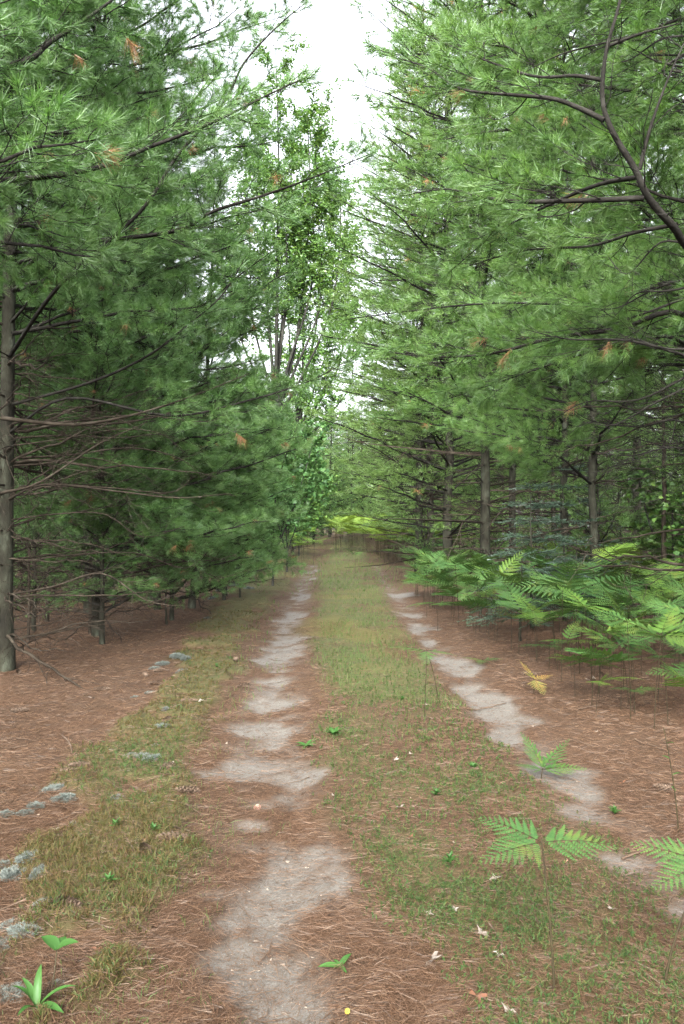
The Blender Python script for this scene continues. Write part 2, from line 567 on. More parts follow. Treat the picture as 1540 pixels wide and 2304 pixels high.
def blades(rng, x, y, z, length, width, lean, m, mb, curve=0.0, az=None):
    """one thin triangle (or two, bent) per blade"""
    n = len(x)
    az = rng.random(n) * 2 * math.pi if az is None else az
    lean = np.broadcast_to(lean, (n,))
    d = np.stack([np.cos(az) * np.sin(lean), np.sin(az) * np.sin(lean), np.cos(lean)], -1)
    s = np.stack([-np.sin(az), np.cos(az), np.zeros(n)], -1)
    tw = rng.random(n) * 6.28
    s = nrm(s * np.cos(tw)[:, None] + np.cross(d, s) * np.sin(tw)[:, None])
    b = np.stack([x, y, z], -1)
    length, width = np.broadcast_to(length, (n,)), np.broadcast_to(width, (n,))
    hw = s * (width / 2)[:, None]
    tip = b + d * length[:, None]
    if np.ndim(curve) or curve:
        mid = b + d * (length * .55)[:, None]
        tip = tip + np.stack([np.cos(az), np.sin(az), -np.ones(n)], -1) * (length * curve)[:, None]
        v = np.stack([b - hw, b + hw, mid + hw * .8, mid - hw * .8, tip], 1).reshape(-1, 3)
        i = np.arange(n)[:, None] * 5
        f = np.concatenate([i + [0, 1, 2], i + [0, 2, 3], i + [3, 2, 4]])
        mb.add(v, f, m)
    else:
        mb.soup(np.stack([b - hw, b + hw, tip], 1), m)


R = rngs(11)
# pine straw
mb = MB()
x, y = scatter(R, 520000, 2.2, 16, 1.12, lambda x, y: np.clip((1 - .74 * f_sand(x, y)) * (1 - .75 * f_moss(x, y)) * (.35 + .9 * fbm(x, y, 1.6, 2, 3)), 0, 1) * .62, 2.1)
z = height(x, y)
n = len(x)
lean = np.radians(90 - np.abs(R.normal(0, 9, n)))
drift = (fbm(x, y, 1.4, 4, 2) - .5) * 9
az = drift + R.normal(0, .75, n) + (R.random(n) < .5) * math.pi
blades(R, x - np.cos(az) * .035, y - np.sin(az) * .035, z + .003 + R.random(n) * .014, R.uniform(.04, .095, n), R.uniform(.0010, .0017, n) * np.clip(y / 3.2, 1, 3.2), lean, 0, mb, 0.0, az)
tag(link("pine_straw", mb.mesh("pine_straw", [M_LITTER], False)), "reddish brown fallen pine needles strewn over the ground", "pine straw", None, "stuff")
# haircap moss: upright star-shaped sprigs
mb = MB()
x, y = scatter(R, 52000, 2.2, 9, 1.1, lambda x, y: f_center(x, y) * (1 - f_sand(x, y)) * (.30 + .7 * sstep(.38, .68, fbm(x, y, 2.6, 5, 4))) * (1.15 - .5 * sstep(5, 8, y)), 1.9)
z = height(x, y)
for k in range(8):
    t = k / 8
    blades(R, x, y, z + .004 + .022 * t, R.uniform(.010, .018, len(x)), .0044 * np.clip(y / 3.5, 1, 2), np.radians(84 - 50 * t) + R.normal(0, .15, len(x)), 0, mb, 0.0)
tag(link("haircap_moss", mb.mesh("haircap_moss", [M_MOSS], False)), "low green haircap moss covering the strip between the ruts", "moss", None, "stuff")
# matted moss along the straw bank
mb = MB()
x, y = scatter(R, 90000, 2.2, 14, 1.15, lambda x, y: f_left(x, y) * .9, 1.8)
z = height(x, y)
gsel = np.exp(-(((x + 1.25) / .28) ** 2) - (((y - 4.9) / .5) ** 2)) + .25 * (fbm(x, y, 1.2, 1, 2) > .55)
isg = R.random(len(x)) < gsel
for k in range(4):
    for sel, mi in ((isg, 0), (~isg, 1)):
        blades(R, x[sel], y[sel], z[sel] + .006 * k, R.uniform(.018, .04, sel.sum()), .004 * np.clip(y[sel] / 4, 1, 2.5), np.radians(R.uniform(15, 75, sel.sum())), mi, mb, 0.0)
tag(link("matted_moss", mb.mesh("matted_moss", [M_MOSS, M_MOSS_Y], False)), "olive and yellow matted moss along the bank of pine straw", "moss", None, "stuff")
# thin grass on the strip and verges
mb = MB()


def gd(x, y):
    c = f_center(x, y) * (.2 + .8 * sstep(.40, .6, fbm(x, y, 1.5, 0, 3))) * (.04 + .90 * sstep(4.2, 8, y))
    far = sstep(16, 26, y) * sstep(1.9, 1.0, np.abs(x - .2)) * .9
    e = .22 * sstep(.5, .12, np.abs(x - (np.interp(y, _my, _mx) + .45))) * sstep(.45, .6, fbm(x, y, 2.5, 3, 3))
    gp = 1.2 * np.exp(-(((x + 2.6) / .9) ** 2) - (((y - 27) / 4) ** 2))
    return np.clip(np.maximum.reduce([c, e, far, gp]), 0, 1) * (1 - f_sand(x, y))


x, y = scatter(R, 150000, 2.3, 50, 0.9, gd, 1.5)
z = height(x, y)
n = len(x)
blades(R, x, y, z, R.uniform(.04, .12, n) * (.55 + .45 * sstep(4, 8, y) + .7 * sstep(15, 30, y)), R.uniform(.0018, .003, n) * np.clip(y / 5, 1, 5), np.abs(R.normal(0, .38, n)), 0, mb, .22)
tag(link("grass", mb.mesh("grass", [M_GRASS], False)), "thin short grass growing between and beside the wheel ruts", "grass", None, "stuff")
# crumbs and specks on the bare sand
mb = MB()
x, y = scatter(R, 60000, 2.3, 8, 1.0, lambda x, y: f_sand(x, y) * .6 + .02, 2.2)
z = height(x, y)
n = len(x)
r = np.exp(R.normal(-6.1, .45, n))
o = R.normal(0, 1, (n, 3, 3)) * r[:, None, None]
o[:, :, 2] = np.abs(o[:, :, 2]) * .8
mb.soup(np.stack([x, y, z + .001], -1)[:, None] + o)
tag(link("sand_crumbs", mb.mesh("sand_crumbs", [M_CRUMB], False)), "dark crumbs and grains scattered on the bare sand", "crumbs", None, "stuff")


# ------------------------------------------------------------------ branch growth
def along(pts, s):
    pts = np.asarray(pts)
    d = np.concatenate([[0], np.cumsum(np.linalg.norm(np.diff(pts, axis=0), axis=1))])
    q = s * d[-1]
    p = np.array([np.interp(q, d, pts[:, i]) for i in range(3)])
    e = d[-1] * .02
    a = np.array([np.interp(max(q - e, 0), d, pts[:, i]) for i in range(3)])
    b = np.array([np.interp(min(q + e, d[-1]), d, pts[:, i]) for i in range(3)])
    return p, nrm(b - a)


def sweep(rng, p, d, L, toward, up, n=4, wob=.12, pull=.5):
    pts = [p]
    d = nrm(d)
    for i in range(n):
        d = nrm(d + toward * pull / n + UP * up / n + rng.normal(0, wob, 3))
        pts.append(pts[-1] + d * L / n)
    return np.array(pts)


def grow(rng, pts, r0, live=True, s0=.25, step=.11, l2=.42, tstep=.075, needle_w=.0030, k=58, shoot=.085, droop=.1, nl=(.07, .11),
         mat_brown=.005, detail=1.0, twig_r=.0022, up2=.15, curl=.12, roll_sd=.30, sides=6, ang=(38, 66), tip_only=True):
    """wood and needles of one limb that follows the polyline pts; returns (wood MB, needle MB or None)"""
    wood, need = MB(), MB()
    pts = np.asarray(pts, float)
    L = np.linalg.norm(np.diff(pts, axis=0), axis=1).sum()
    sv = np.linspace(0, 1, len(pts))
    wood.tube(pts, r0 * (1 - sv) ** .85 + twig_r, sides)
    shoots = []
    s = s0 * rng.uniform(.8, 1.1)
    sg = rng.choice([-1, 1])
    while s < .985:
        p, t = along(pts, s)
        side = nrm(np.cross(t, UP)) * sg
        roll = rng.normal(0, roll_sd)
        a = math.radians(rng.uniform(*ang))
        lat = side * math.cos(roll) + nrm(np.cross(side, t)) * math.sin(roll) * sg
        d = t * math.cos(a) + lat * math.sin(a)
        ll = (L * l2 * (1 - s) ** .75 + .13) * rng.uniform(.55, 1.1)
        sp = sweep(rng, p, d, ll, t, up2, 5 if detail > .6 else 3, curl)
        rr = max(twig_r * 1.2, r0 * (1 - s) ** .85 * .42)
        wood.tube(sp, np.linspace(rr, twig_r * .8, len(sp)), 4 if detail > .6 else 3)
        shoots.append((along(sp, max(0, 1 - shoot / ll))[0], sp[-1]))
        # tertiary twigs
        u = .28 * rng.uniform(.7, 1.2)
        sg2 = rng.choice([-1, 1])
        while u < .97 and ll > .18:
            q, t2 = along(sp, u)
            sd2 = nrm(np.cross(t2, UP)) * sg2
            rl = rng.normal(0, roll_sd * 1.3)
            d2 = t2 * .75 + (sd2 * math.cos(rl) + UP * math.sin(rl)) * .75
            l3 = (ll * .36 * (1 - u) ** .7 + .09) * rng.uniform(.6, 1.15)
            tp = sweep(rng, q, d2, l3, t2, up2, 3 if detail > .6 else 2, curl)
            wood.tube(tp, np.linspace(twig_r * 1.1, twig_r * .6, len(tp)), 3)
            shoots.append((along(tp, max(0, 1 - shoot / l3))[0], tp[-1]))
            if l3 > .26 and detail > .6:
                for e in (.35, .6, .8):
                    q3, t3 = along(tp, e)
                    d3 = nrm(t3 * .8 + rng.normal(0, .55, 3))
                    e3 = q3 + d3 * rng.uniform(.08, .16)
                    wood.tube(np.array([q3, e3]), twig_r * .6, 3)
                    shoots.append((q3 + d3 * .02, e3))
            u += tstep / ll * rng.uniform(.7, 1.4) / max(detail, .4)
            sg2 = -sg2
        s += step / L * rng.uniform(.6, 1.4) / max(detail, .45)
        sg = -sg
    shoots.append((along(pts, max(0, 1 - shoot / L))[0], pts[-1]))
    if not live:
        return wood, None
    A = np.array([q[0] for q in shoots])
    B = np.array([q[1] for q in shoots])
    N = len(A)
    D = nrm(B - A)
    kk = k
    tt = rng.random((N, kk)) ** .6
    base = A[:, None] + (B - A)[:, None] * tt[..., None]
    rad = rng.normal(0, 1, (N, kk, 3))
    rad = nrm(rad - (rad * D[:, None]).sum(-1, keepdims=True) * D[:, None])
    an = np.radians(rng.uniform(12, 84, (N, kk)) * (1.05 - .35 * tt))
    nd = D[:, None] * np.cos(an)[..., None] + rad * np.sin(an)[..., None]
    nd[..., 2] -= droop
    nd = nrm(nd)
    ln = rng.uniform(*nl, (N, kk)) * rng.uniform(.8, 1.15, (N, 1))
    sdv = nrm(np.cross(nd, rng.normal(0, 1, (N, kk, 3)))) * needle_w * .5
    tip = base + nd * ln[..., None]
    tri = np.stack([base - sdv, base + sdv, tip], 2)
    br = rng.random(N) < mat_brown
    need.soup(tri[~br].reshape(-1, 3, 3), 0)
    if br.any():
        tb = tri[br]
        tb[:, :, 2, 2] -= .05
        need.soup(tb.reshape(-1, 3, 3), 1)
    return wood, need


def limb_axis(rng, L, rise=.12, sag=-.05, n=11, wob=.03):
    s = np.linspace(0, 1, n)
    y = np.cumsum(rng.normal(0, wob, n)) * L * .35
    z = L * (rise * s + sag * s * s) + np.cumsum(rng.normal(0, wob, n)) * L * .2
    y -= y[0]
    z -= z[0]
    return np.stack([s * L, y, z], -1)


LIVE, DEAD, COARSE, CDEAD = [], [], [], []
R = rngs(21)
for i, L in enumerate([3.4, 3.1, 3.3, 2.9, 2.3, 2.1, 2.4, 1.5, 1.3, 1.6]):
    w, nd = grow(R, limb_axis(R, L, R.uniform(.05, .25), R.uniform(-.1, .05)), .009 * L ** .9 + .004, True, .22, .105, .42, .075, .0032, 60, .085, .06, (.08, .115))
    LIVE.append((L, w.mesh("limb", [M_TWIG]), nd.mesh("needle_tufts", [M_NEEDLE, M_BROWN], False)))
for i, L in enumerate([2.6, 2.3, 1.9, 1.6, 2.8, 1.2]):
    w, nd = grow(R, limb_axis(R, L, R.uniform(-.1, .15), R.uniform(-.12, .08), 12, .05), .006 * L + .003, False, .18, .20, .40, .16, twig_r=.0019, up2=.05, curl=.24, roll_sd=.6)
    DEAD.append((L, w.mesh("dead_limb", [M_DEADTWIG])))
for i, L in enumerate([3.0, 2.6, 2.2, 1.6, 1.0]):
    w, nd = grow(R, limb_axis(R, L, R.uniform(.05, .28), R.uniform(-.1, .05)), .009 * L + .004, True, .18, .075, .42, .062, .0085, 17, .17, .08, (.085, .13), .006, .55, .003, sides=4)
    b = MB()
    b.merge(w.arrays(), np.eye(4))
    v, f, m = nd.arrays()
    b.merge((v, f, m + 1), np.eye(4))
    COARSE.append((L, b.arrays()))
for i, L in enumerate([2.4, 1.8, 1.3]):
    w, nd = grow(R, limb_axis(R, L, R.uniform(-.1, .15), R.uniform(-.1, .08), 7, .05), .007 * L + .003, False, .2, .24, .42, .22, detail=.5, twig_r=.003, up2=.05, curl=.22, roll_sd=.6, sides=3)
    v, f, m = w.arrays()
    CDEAD.append((L, (v, f, m + 3)))


def trs(x, y, z, yaw, pitch, sc, roll=0):
    return np.array(Matrix.Translation((x, y, z)) @ Euler((roll, -pitch, yaw)).to_matrix().to_4x4() @ Matrix.Scale(sc, 4))


def trunk_mesh(rng, H, r, mat=M_TRUNK, sides=10, wob=.05, lean=(0, 0), flare=.35, name="trunk"):
    n = 22
    s = np.linspace(0, 1, n)
    wx = np.cumsum(rng.normal(0, wob, n)) * .35
    wy = np.cumsum(rng.normal(0, wob, n)) * .35
    pts = np.stack([wx - wx[0] + lean[0] * s * H, wy - wy[0] + lean[1] * s * H, -.12 + s * (H + .12)], -1)
    rad = r * ((1 - s) ** .8 * .95 + .03) * (1 + flare * np.exp(-s * H / .35)) * (1 + rng.normal(0, .025, n))
    b = MB()
    b.tube(pts, rad, sides, 0, True)
    return b.mesh(name, [mat]), pts


def crown(seed, H, z0, zl, rmax, topr=.35, whorl=.62, nb=5, dead_n=4, up=.25, gap=.12, ymat=M_NEEDLE):
    """joined crown of a pine: living limbs from zl up, dead ones from z0 to zl; slots limb, needles, dry needles, dead limb"""
    rng = rngs(seed)
    b = MB()
    z = z0
    while z < zl:
        for j in range(dead_n):
            L, arr = CDEAD[rng.integers(len(CDEAD))]
            ln = rmax * rng.uniform(.35, .85)
            b.merge(arr, trs(0, 0, z + rng.normal(0, .08), rng.random() * 6.283, rng.normal(0, .15), ln / L, rng.random() * 6))
        z += whorl * rng.uniform(.6, 1.1)
    z = zl
    while z < H - .2:
        t = (z - zl) / (H - zl)
        prof = rmax * min(1, .65 + t * 2.2) * (1 - t) ** .72 + topr
        for j in range(nb):
            if rng.random() < gap:
                continue
            ln = prof * rng.uniform(.65, 1.15)
            c = min(range(len(COARSE)), key=lambda q: abs(COARSE[q][0] - ln) + rng.random() * .8)
            L, arr = COARSE[c]
            b.merge(arr, trs(0, 0, z + rng.normal(0, .1), (j + rng.normal(0, .2)) * 6.283 / nb + z * 2.1, up * (.2 + 1.5 * t) + rng.normal(0, .1), ln / L, rng.normal(0, .2)))
        z += whorl * rng.uniform(.8, 1.2)
    return b.mesh("crown", [M_TWIG, ymat, M_BROWN, M_DEADTWIG], False)


# forest pines: four kinds sharing meshes
R = rngs(31)
KINDS = []
for i, (H, zl, rm, r) in enumerate([(15, 3.0, 2.7, .08), (17, 4.0, 2.9, .095), (13, 2.2, 2.5, .07), (16, 1.1, 3.0, .10)]):
    KINDS.append((H, trunk_mesh(rngs(40 + i), H, r)[0], crown(50 + i, H, .6, zl, rm, whorl=.50, nb=6, dead_n=6)))
SAPK = []
for i, (H, zl, rm) in enumerate([(4.2, .35, 1.25), (2.6, .3, .85), (1.5, .25, .5)]):
    SAPK.append((H, trunk_mesh(rngs(60 + i), H, .018 * H ** .7, wob=.02)[0], crown(70 + i, H, .2, zl, rm, .12, .34, 5, 0, .35, .08)))
m_top = crown(80, 9, 0, .1, 2.6, whorl=.5, nb=6, up=.3)
m_top2 = crown(81, 8, 0, .1, 2.3, whorl=.5, nb=6, up=.3)
def simple_pine(kind, x, y, sc, rz, label, group=None, table=KINDS, name="pine_tree", yellow=False, tilt=(0, 0), wide=1.0):
    H, tm, cm = table[kind]
    t = thing(name, label, "tree", (x, y, gz(x, y)), rz, group, sc)
    t.rotation_euler = (tilt[0], tilt[1], rz)
    t.scale = (sc * wide, sc * wide, sc)
    link("trunk", tm, t)
    c = link("crown", cm, t)
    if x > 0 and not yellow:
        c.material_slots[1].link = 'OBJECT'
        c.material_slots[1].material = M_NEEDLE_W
    if yellow:                                     # same crown, with sunlight put into the needle colour
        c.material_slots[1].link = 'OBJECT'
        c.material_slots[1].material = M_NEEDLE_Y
    return t


def detailed_pine(seed, x, y, H, r, zsplit, label, faces, live_low=1.2, live_back=4.0, reach=2.6, group=None, lean=(0, 0), dead_reach=2.0, whorl=.55, wob=.03, low=.35, nb=5, topk=0, extra=1, topw=None):
    topw = topw or (.72 if x < 0 else 1.1)
    """pine with each limb a part up to zsplit and one joined crown part above it; faces = azimuth of the open side"""
    rng = rngs(seed)
    t = thing("pine_tree", label, "tree", (x, y, gz(x, y)), 0, group)
    tm, tp = trunk_mesh(rng, H, r, wob=wob, lean=lean)
    link("trunk", tm, t)
    z = low
    while z < zsplit:
        p0 = rng.random() * 6.283
        for j in range(nb + (extra if z < 3.4 else 0)):
            az = p0 + j * 6.283 / nb + rng.normal(0, .25)
            open_ = .5 + .5 * math.cos(az - faces)
            zz = z + rng.normal(0, .06)
            c = along(tp, min(1, (zz + .12) / (H + .12)))[0]
            zlive = live_back + (live_low - live_back) * open_ ** .4
            if zz < zlive:
                L, me = DEAD[rng.integers(len(DEAD))]
                sc = dead_reach * rng.uniform(.45, 1.05) / L
                link("dead_branch", me, t, c, (rng.random() * 6.28, -rng.normal(-.02, .16), az), (sc, sc, sc))
            else:
                ln = reach * (.62 + .38 * open_) * rng.uniform(.75, 1.1)
                c2 = min(range(len(LIVE)), key=lambda q: abs(LIVE[q][0] - ln) + rng.random() * .9)
                L, wm, nm = LIVE[c2]
                sc = min(ln / L, 1.25)
                b = link("branch", wm, t, c, (rng.normal(0, .25), -rng.normal(.12, .13), az), (sc, sc * rng.choice([-1, 1]), sc))
                nn = link("needles", nm, b)
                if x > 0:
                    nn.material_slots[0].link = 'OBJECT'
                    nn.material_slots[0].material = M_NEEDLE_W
        z += whorl * rng.uniform(.8, 1.2)
    c = along(tp, min(1, zsplit / H))[0]
    mt, hh = ((m_top, 9), (m_top2, 8))[topk]
    s = (H - zsplit) / hh
    cr = link("crown", mt, t, c, (0, 0, rng.random() * 6), (min(1, s * 1.1) * topw, min(1, s * 1.1) * topw, s))
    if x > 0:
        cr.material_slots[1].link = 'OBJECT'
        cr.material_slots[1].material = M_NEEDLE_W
    return t, tp


# ------------------------------------------------------------------ the edge pines
GE = "tall pines lining the track"
tA, pA = detailed_pine(101, -3.56, 8.5, 15, .086, 7.6, "mossy grey-trunked pine with many bare lower branches, standing nearest the brown straw bank", 0.0, 3.4, 4.6, 2.35, wob=.012, dead_reach=2.1, low=.4, whorl=.36, nb=6, extra=4)
tL, pL = detailed_pine(102, -3.1, 4.3, 13, .13, 5.0, "pine whose limbs reach in from beyond the picture's edge above the mossy grey trunk", 0.2, 2.9, 3.4, 2.2, dead_reach=1.0, low=2.2)
tB, pB = detailed_pine(103, -3.35, 11.0, 14, .075, 8.2, "slender brown-trunked pine just behind the mossy grey trunk", 0.0, .8, 4.0, 2.7, wob=.012, dead_reach=1.9, whorl=.42, nb=6)
tC, _ = detailed_pine(104, -4.3, 13.6, 13, .08, 8.6, "pine behind the slender brown-trunked one with low green boughs", -.2, .6, 3.6, 2.8, whorl=.5)
tE, _ = detailed_pine(105, -2.75, 14.6, 9, .06, 6.5, "small leaning pine with a thin dark trunk beside the straw bank", -.2, .8, 1.5, 1.9, lean=(.05, -.01), topk=1, whorl=.6)
tR, pR = detailed_pine(111, 3.25, 4.9, 13, .14, 5.4, "pine beside the bracken whose thick curved bare limb hangs over the track", math.pi, 3.0, 3.6, 2.0, dead_reach=1.2, low=2.0)
tR2, pR2 = detailed_pine(112, 3.95, 8.3, 15, .10, 8.0, "pine rising from the bracken with long drooping limbs over the track", math.pi, 2.9, 4.2, 2.9, dead_reach=2.0, low=1.2)
tR3, _ = detailed_pine(113, 3.9, 12.4, 15, .07, 9.5, "pine behind the fir saplings with dense green boughs above bracken", math.pi, 1.9, 3.6, 2.9, dead_reach=1.9, low=1.0)


for i, (x, y, H, rc, lb) in enumerate([(-2.7, 12.7, 6.0, 1.9, "soft young pine with low boughs between the straw bank and slender trunk"), (-2.4, 16.3, 5.2, 1.75, "soft young pine with low boughs just past the small leaning pine"),
                                       (-3.05, 10.2, 4.2, 1.3, "feathery young pine under the mossy trunk's dead branches")]):
    detailed_pine(120 + i, x, y, H, .034, H * .8, lb, 0.0, .25, .5, rc, wob=.01, low=.3, whorl=.33, dead_reach=.8, topk=1, group="young pines along the track")

# hero limbs traced in space: (pixel column, pixel row, distance along the view)
def W(px, py, d):
    return np.array([(px - CX) / F_PX * d, d, EYE + (HOR - py) / F_PX * d])


def spline(P, n=6):
    P = np.asarray(P, float)
    P = np.concatenate([[2 * P[0] - P[1]], P, [2 * P[-1] - P[-2]]])
    out = []
    for i in range(1, len(P) - 2):
        for u in np.linspace(0, 1, n, endpoint=False):
            a, b, c, d = P[i - 1], P[i], P[i + 1], P[i + 2]
            out.append(.5 * ((2 * b) + (c - a) * u + (2 * a - 5 * b + 4 * c - d) * u * u + (3 * b - a - 3 * c + d) * u ** 3))
    out.append(P[-2])
    return np.array(out)


def hero(tree, seed, P, r0, live=True, start=None, **kw):
    pts = [W(*q) for q in P]
    if start is not None:
        pts = [start] + pts
    pts = spline(pts, 5)
    o = np.array(tree.location)
    w, nd = grow(rngs(seed), pts - o, r0, live, **kw)
    b = link("branch" if live else "dead_branch", w.mesh("limb", [M_TWIG if live or tree.location.x > 0 else M_DEADTWIG]), tree)
    if nd is not None:
        link("needles", nd.mesh("needle_tufts", [M_NEEDLE if tree.location.x < 0 else M_NEEDLE_W, M_BROWN], False), b)
    return b


def on_trunk(tree, tp, z):
    return along(tp, min(1, z / tp[-1, 2]))[0] + np.array(tree.location)


# limbs reaching in from the pine beyond the picture's edge
hero(tL, 201, [(0, 400, 4.6), (210, 372, 4.7), (330, 325, 4.8), (470, 270, 4.9), (600, 205, 5.0), (695, 160, 5.1)], .017, start=on_trunk(tL, pL, 3.4), s0=.30, l2=.30)
hero(tL, 202, [(0, 140, 4.6), (110, 80, 4.7), (235, -5, 4.9), (330, -90, 5.1)], .02, start=on_trunk(tL, pL, 3.9), s0=.2, l2=.38)
hero(tA, 203, [(130, 640, 7.4), (310, 475, 7.0), (395, 345, 6.9), (500, 225, 6.8), (548, 130, 6.8), (625, 45, 6.9), (690, -10, 7.0)], .020, start=on_trunk(tA, pA, 3.4), s0=.28, l2=.22)
hero(tA, 204, [(120, 555, 7.8), (380, 518, 7.0), (480, 470, 6.6), (590, 435, 6.3), (700, 395, 6.1), (845, 335, 6.0)], .022, start=on_trunk(tA, pA, 4.2), s0=.30, l2=.26)
hero(tA, 205, [(150, 895, 7.9), (380, 935, 7.5), (560, 900, 7.1), (700, 855, 6.9), (800, 800, 6.9)], .014, start=on_trunk(tA, pA, 2.6), s0=.42, l2=.24)
hero(tA, 206, [(200, 860, 8.0), (330, 800, 7.5), (420, 730, 7.2), (500, 660, 7.1), (560, 560, 7.1)], .015, start=on_trunk(tA, pA, 2.9), s0=.4, l2=.28)
hero(tA, 207, [(0, 940, 6.6), (160, 955, 6.7), (290, 935, 6.9), (420, 895, 7.2), (560, 840, 7.4)], .016, False, s0=.15, l2=.25, step=.2, tstep=.16, curl=.22)
hero(tA, 208, [(100, 1090, 7.9), (260, 1105, 7.5), (400, 1120, 7.3), (520, 1110, 7.2)], .012, False, start=on_trunk(tA, pA, 1.9), s0=.2, l2=.35, step=.2, tstep=.16, curl=.22)
hero(tA, 209, [(0, 1110, 6.9), (90, 1085, 7.1), (220, 1000, 7.4), (330, 950, 7.6)], .013, False, s0=.15, l2=.3, step=.2, tstep=.16, curl=.22)
hero(tA, 210, [(120, 1320, 7.8), (230, 1290, 7.3), (330, 1350, 7.0), (420, 1365, 6.9)], .009, False, start=on_trunk(tA, pA, .9), s0=.2, l2=.4, step=.16, tstep=.14, curl=.28)
# the curved bare limb and its companions
LIMB = [(1600, 590, 4.5), (1520, 505, 4.3), (1465, 440, 4.2), (1435, 375, 4.15), (1385, 290, 4.1), (1362, 215, 4.1), (1370, 110, 4.1), (1400, 0, 4.15), (1425, -110, 4.2), (1470, -260, 4.4)]
hero(tR, 211, LIMB, .023, start=on_trunk(tR, pR, 2.6), s0=.92, l2=.12, sides=8)
hero(tR, 210, LIMB, .016, False, start=on_trunk(tR, pR, 2.6), s0=.25, l2=.11, step=.11, tstep=.10, curl=.22, twig_r=.0018)
hero(tR, 212, [(1365, 262, 4.1), (1310, 235, 4.15), (1250, 213, 4.2), (1170, 205, 4.3), (1040, 190, 4.5), (960, 140, 4.7), (860, 110, 4.9)], .0125, s0=.18, l2=.34)
hero(tR, 213, [(1455, 440, 4.2), (1340, 445, 4.3), (1170, 448, 4.5), (1075, 435, 4.7), (1000, 420, 4.9), (880, 440, 5.2)], .014, s0=.12, l2=.34)
hero(tR, 214, [(1445, 392, 4.2), (1350, 410, 4.5), (1230, 460, 4.8), (1120, 520, 5.1), (1000, 620, 5.4)], .012, s0=.1, l2=.34)
hero(tR, 215, [(1530, 500, 4.3), (1430, 520, 4.5), (1330, 550, 4.8), (1180, 560, 5.1), (1040, 600, 5.4)], .010, s0=.1, l2=.34)
hero(tR, 216, [(1362, 170, 4.1), (1300, 160, 4.2), (1200, 160, 4.4), (1060, 110, 4.7), (950, 60, 5.0)], .009, s0=.2, l2=.3)
hero(tR, 217, [(1445, 375, 4.15), (1470, 280, 4.1), (1510, 170, 4.1), (1560, 60, 4.2)], .009, False, s0=.1, l2=.4, curl=.2, step=.14)
hero(tR, 218, [(1380, 90, 4.1), (1460, 60, 4.0), (1540, 40, 4.0)], .008, False, s0=.1, l2=.6, curl=.2, step=.12)
hero(tR2, 219, [(1540, 705, 6.0), (1400, 738, 6.1), (1250, 758, 6.3), (1100, 795, 6.6), (950, 800, 6.9), (800, 775, 7.2)], .022, start=on_trunk(tR2, pR2, 3.3), s0=.22, l2=.30)
hero(tR2, 220, [(1540, 770, 6.2), (1440, 765, 6.3), (1300, 800, 6.5), (1150, 850, 6.8), (1000, 900, 7.2)], .016, start=on_trunk(tR2, pR2, 3.0), s0=.25, l2=.34)
hero(tR2, 221, [(1540, 640, 6.5), (1420, 660, 6.6), (1280, 680, 6.8), (1100, 680, 7.1), (900, 700, 7.5), (760, 720, 7.8)], .018, start=on_trunk(tR2, pR2, 3.6), s0=.3, l2=.28)
hero(tR2, 222, [(1540, 950, 6.6), (1440, 960, 6.7), (1330, 945, 6.9), (1270, 905, 7.1)], .008, False, start=on_trunk(tR2, pR2, 2.3), s0=.1, l2=.5, curl=.25)
hero(tR2, 223, [(1540, 1010, 6.4), (1420, 1025, 6.5), (1330, 1015, 6.6)], .007, False, start=on_trunk(tR2, pR2, 2.1), s0=.1, l2=.5, curl=.25)

rt = rngs(230)
for i in range(20):
    y0 = rt.uniform(20, 960)
    d0 = rt.uniform(4.4, 6.8)
    sl = rt.uniform(-.25, .35)
    Lp = rt.uniform(180, 420)
    hero(tR if d0 < 5.4 else tR2, 231 + i, [(1580, y0 - 40 * sl, d0), (1580 - Lp * .4, y0 + Lp * .4 * sl + rt.normal(0, 14), d0 + .1), (1580 - Lp * .75, y0 + Lp * .8 * sl + rt.normal(0, 20), d0 + .3), (1580 - Lp, y0 + Lp * 1.1 * sl, d0 + .4)],
         rt.uniform(.005, .009), False, s0=.08, l2=.45, curl=.2, step=.14, tstep=.13, twig_r=.0017)

for i in range(16):                                # dead lower limbs tangled round the mossy trunk
    zt = rt.uniform(.6, 3.2)
    base = on_trunk(tA, pA, zt) if i % 3 else on_trunk(tB, pB, zt)
    az = rt.uniform(-1.1, .9)
    Lp = rt.uniform(1.3, 2.4)
    d_ = np.array([math.cos(az), math.sin(az), 0])
    P3 = [base + d_ * Lp * u + UP * (Lp * (.16 * u - rt.uniform(.05, .28) * u * u)) + rt.normal(0, .05, 3) * u for u in (0, .3, .6, .85, 1)]
    tr = tA if i % 3 else tB
    w_, _n = grow(rngs(260 + i), spline(P3, 4) - np.array(tr.location), rt.uniform(.006, .011), False, .12, .13, .4, .12, twig_r=.0016, up2=.05, curl=.26, roll_sd=.6)
    link("dead_branch", w_.mesh("dead_limb", [M_DEADTWIG]), tr)

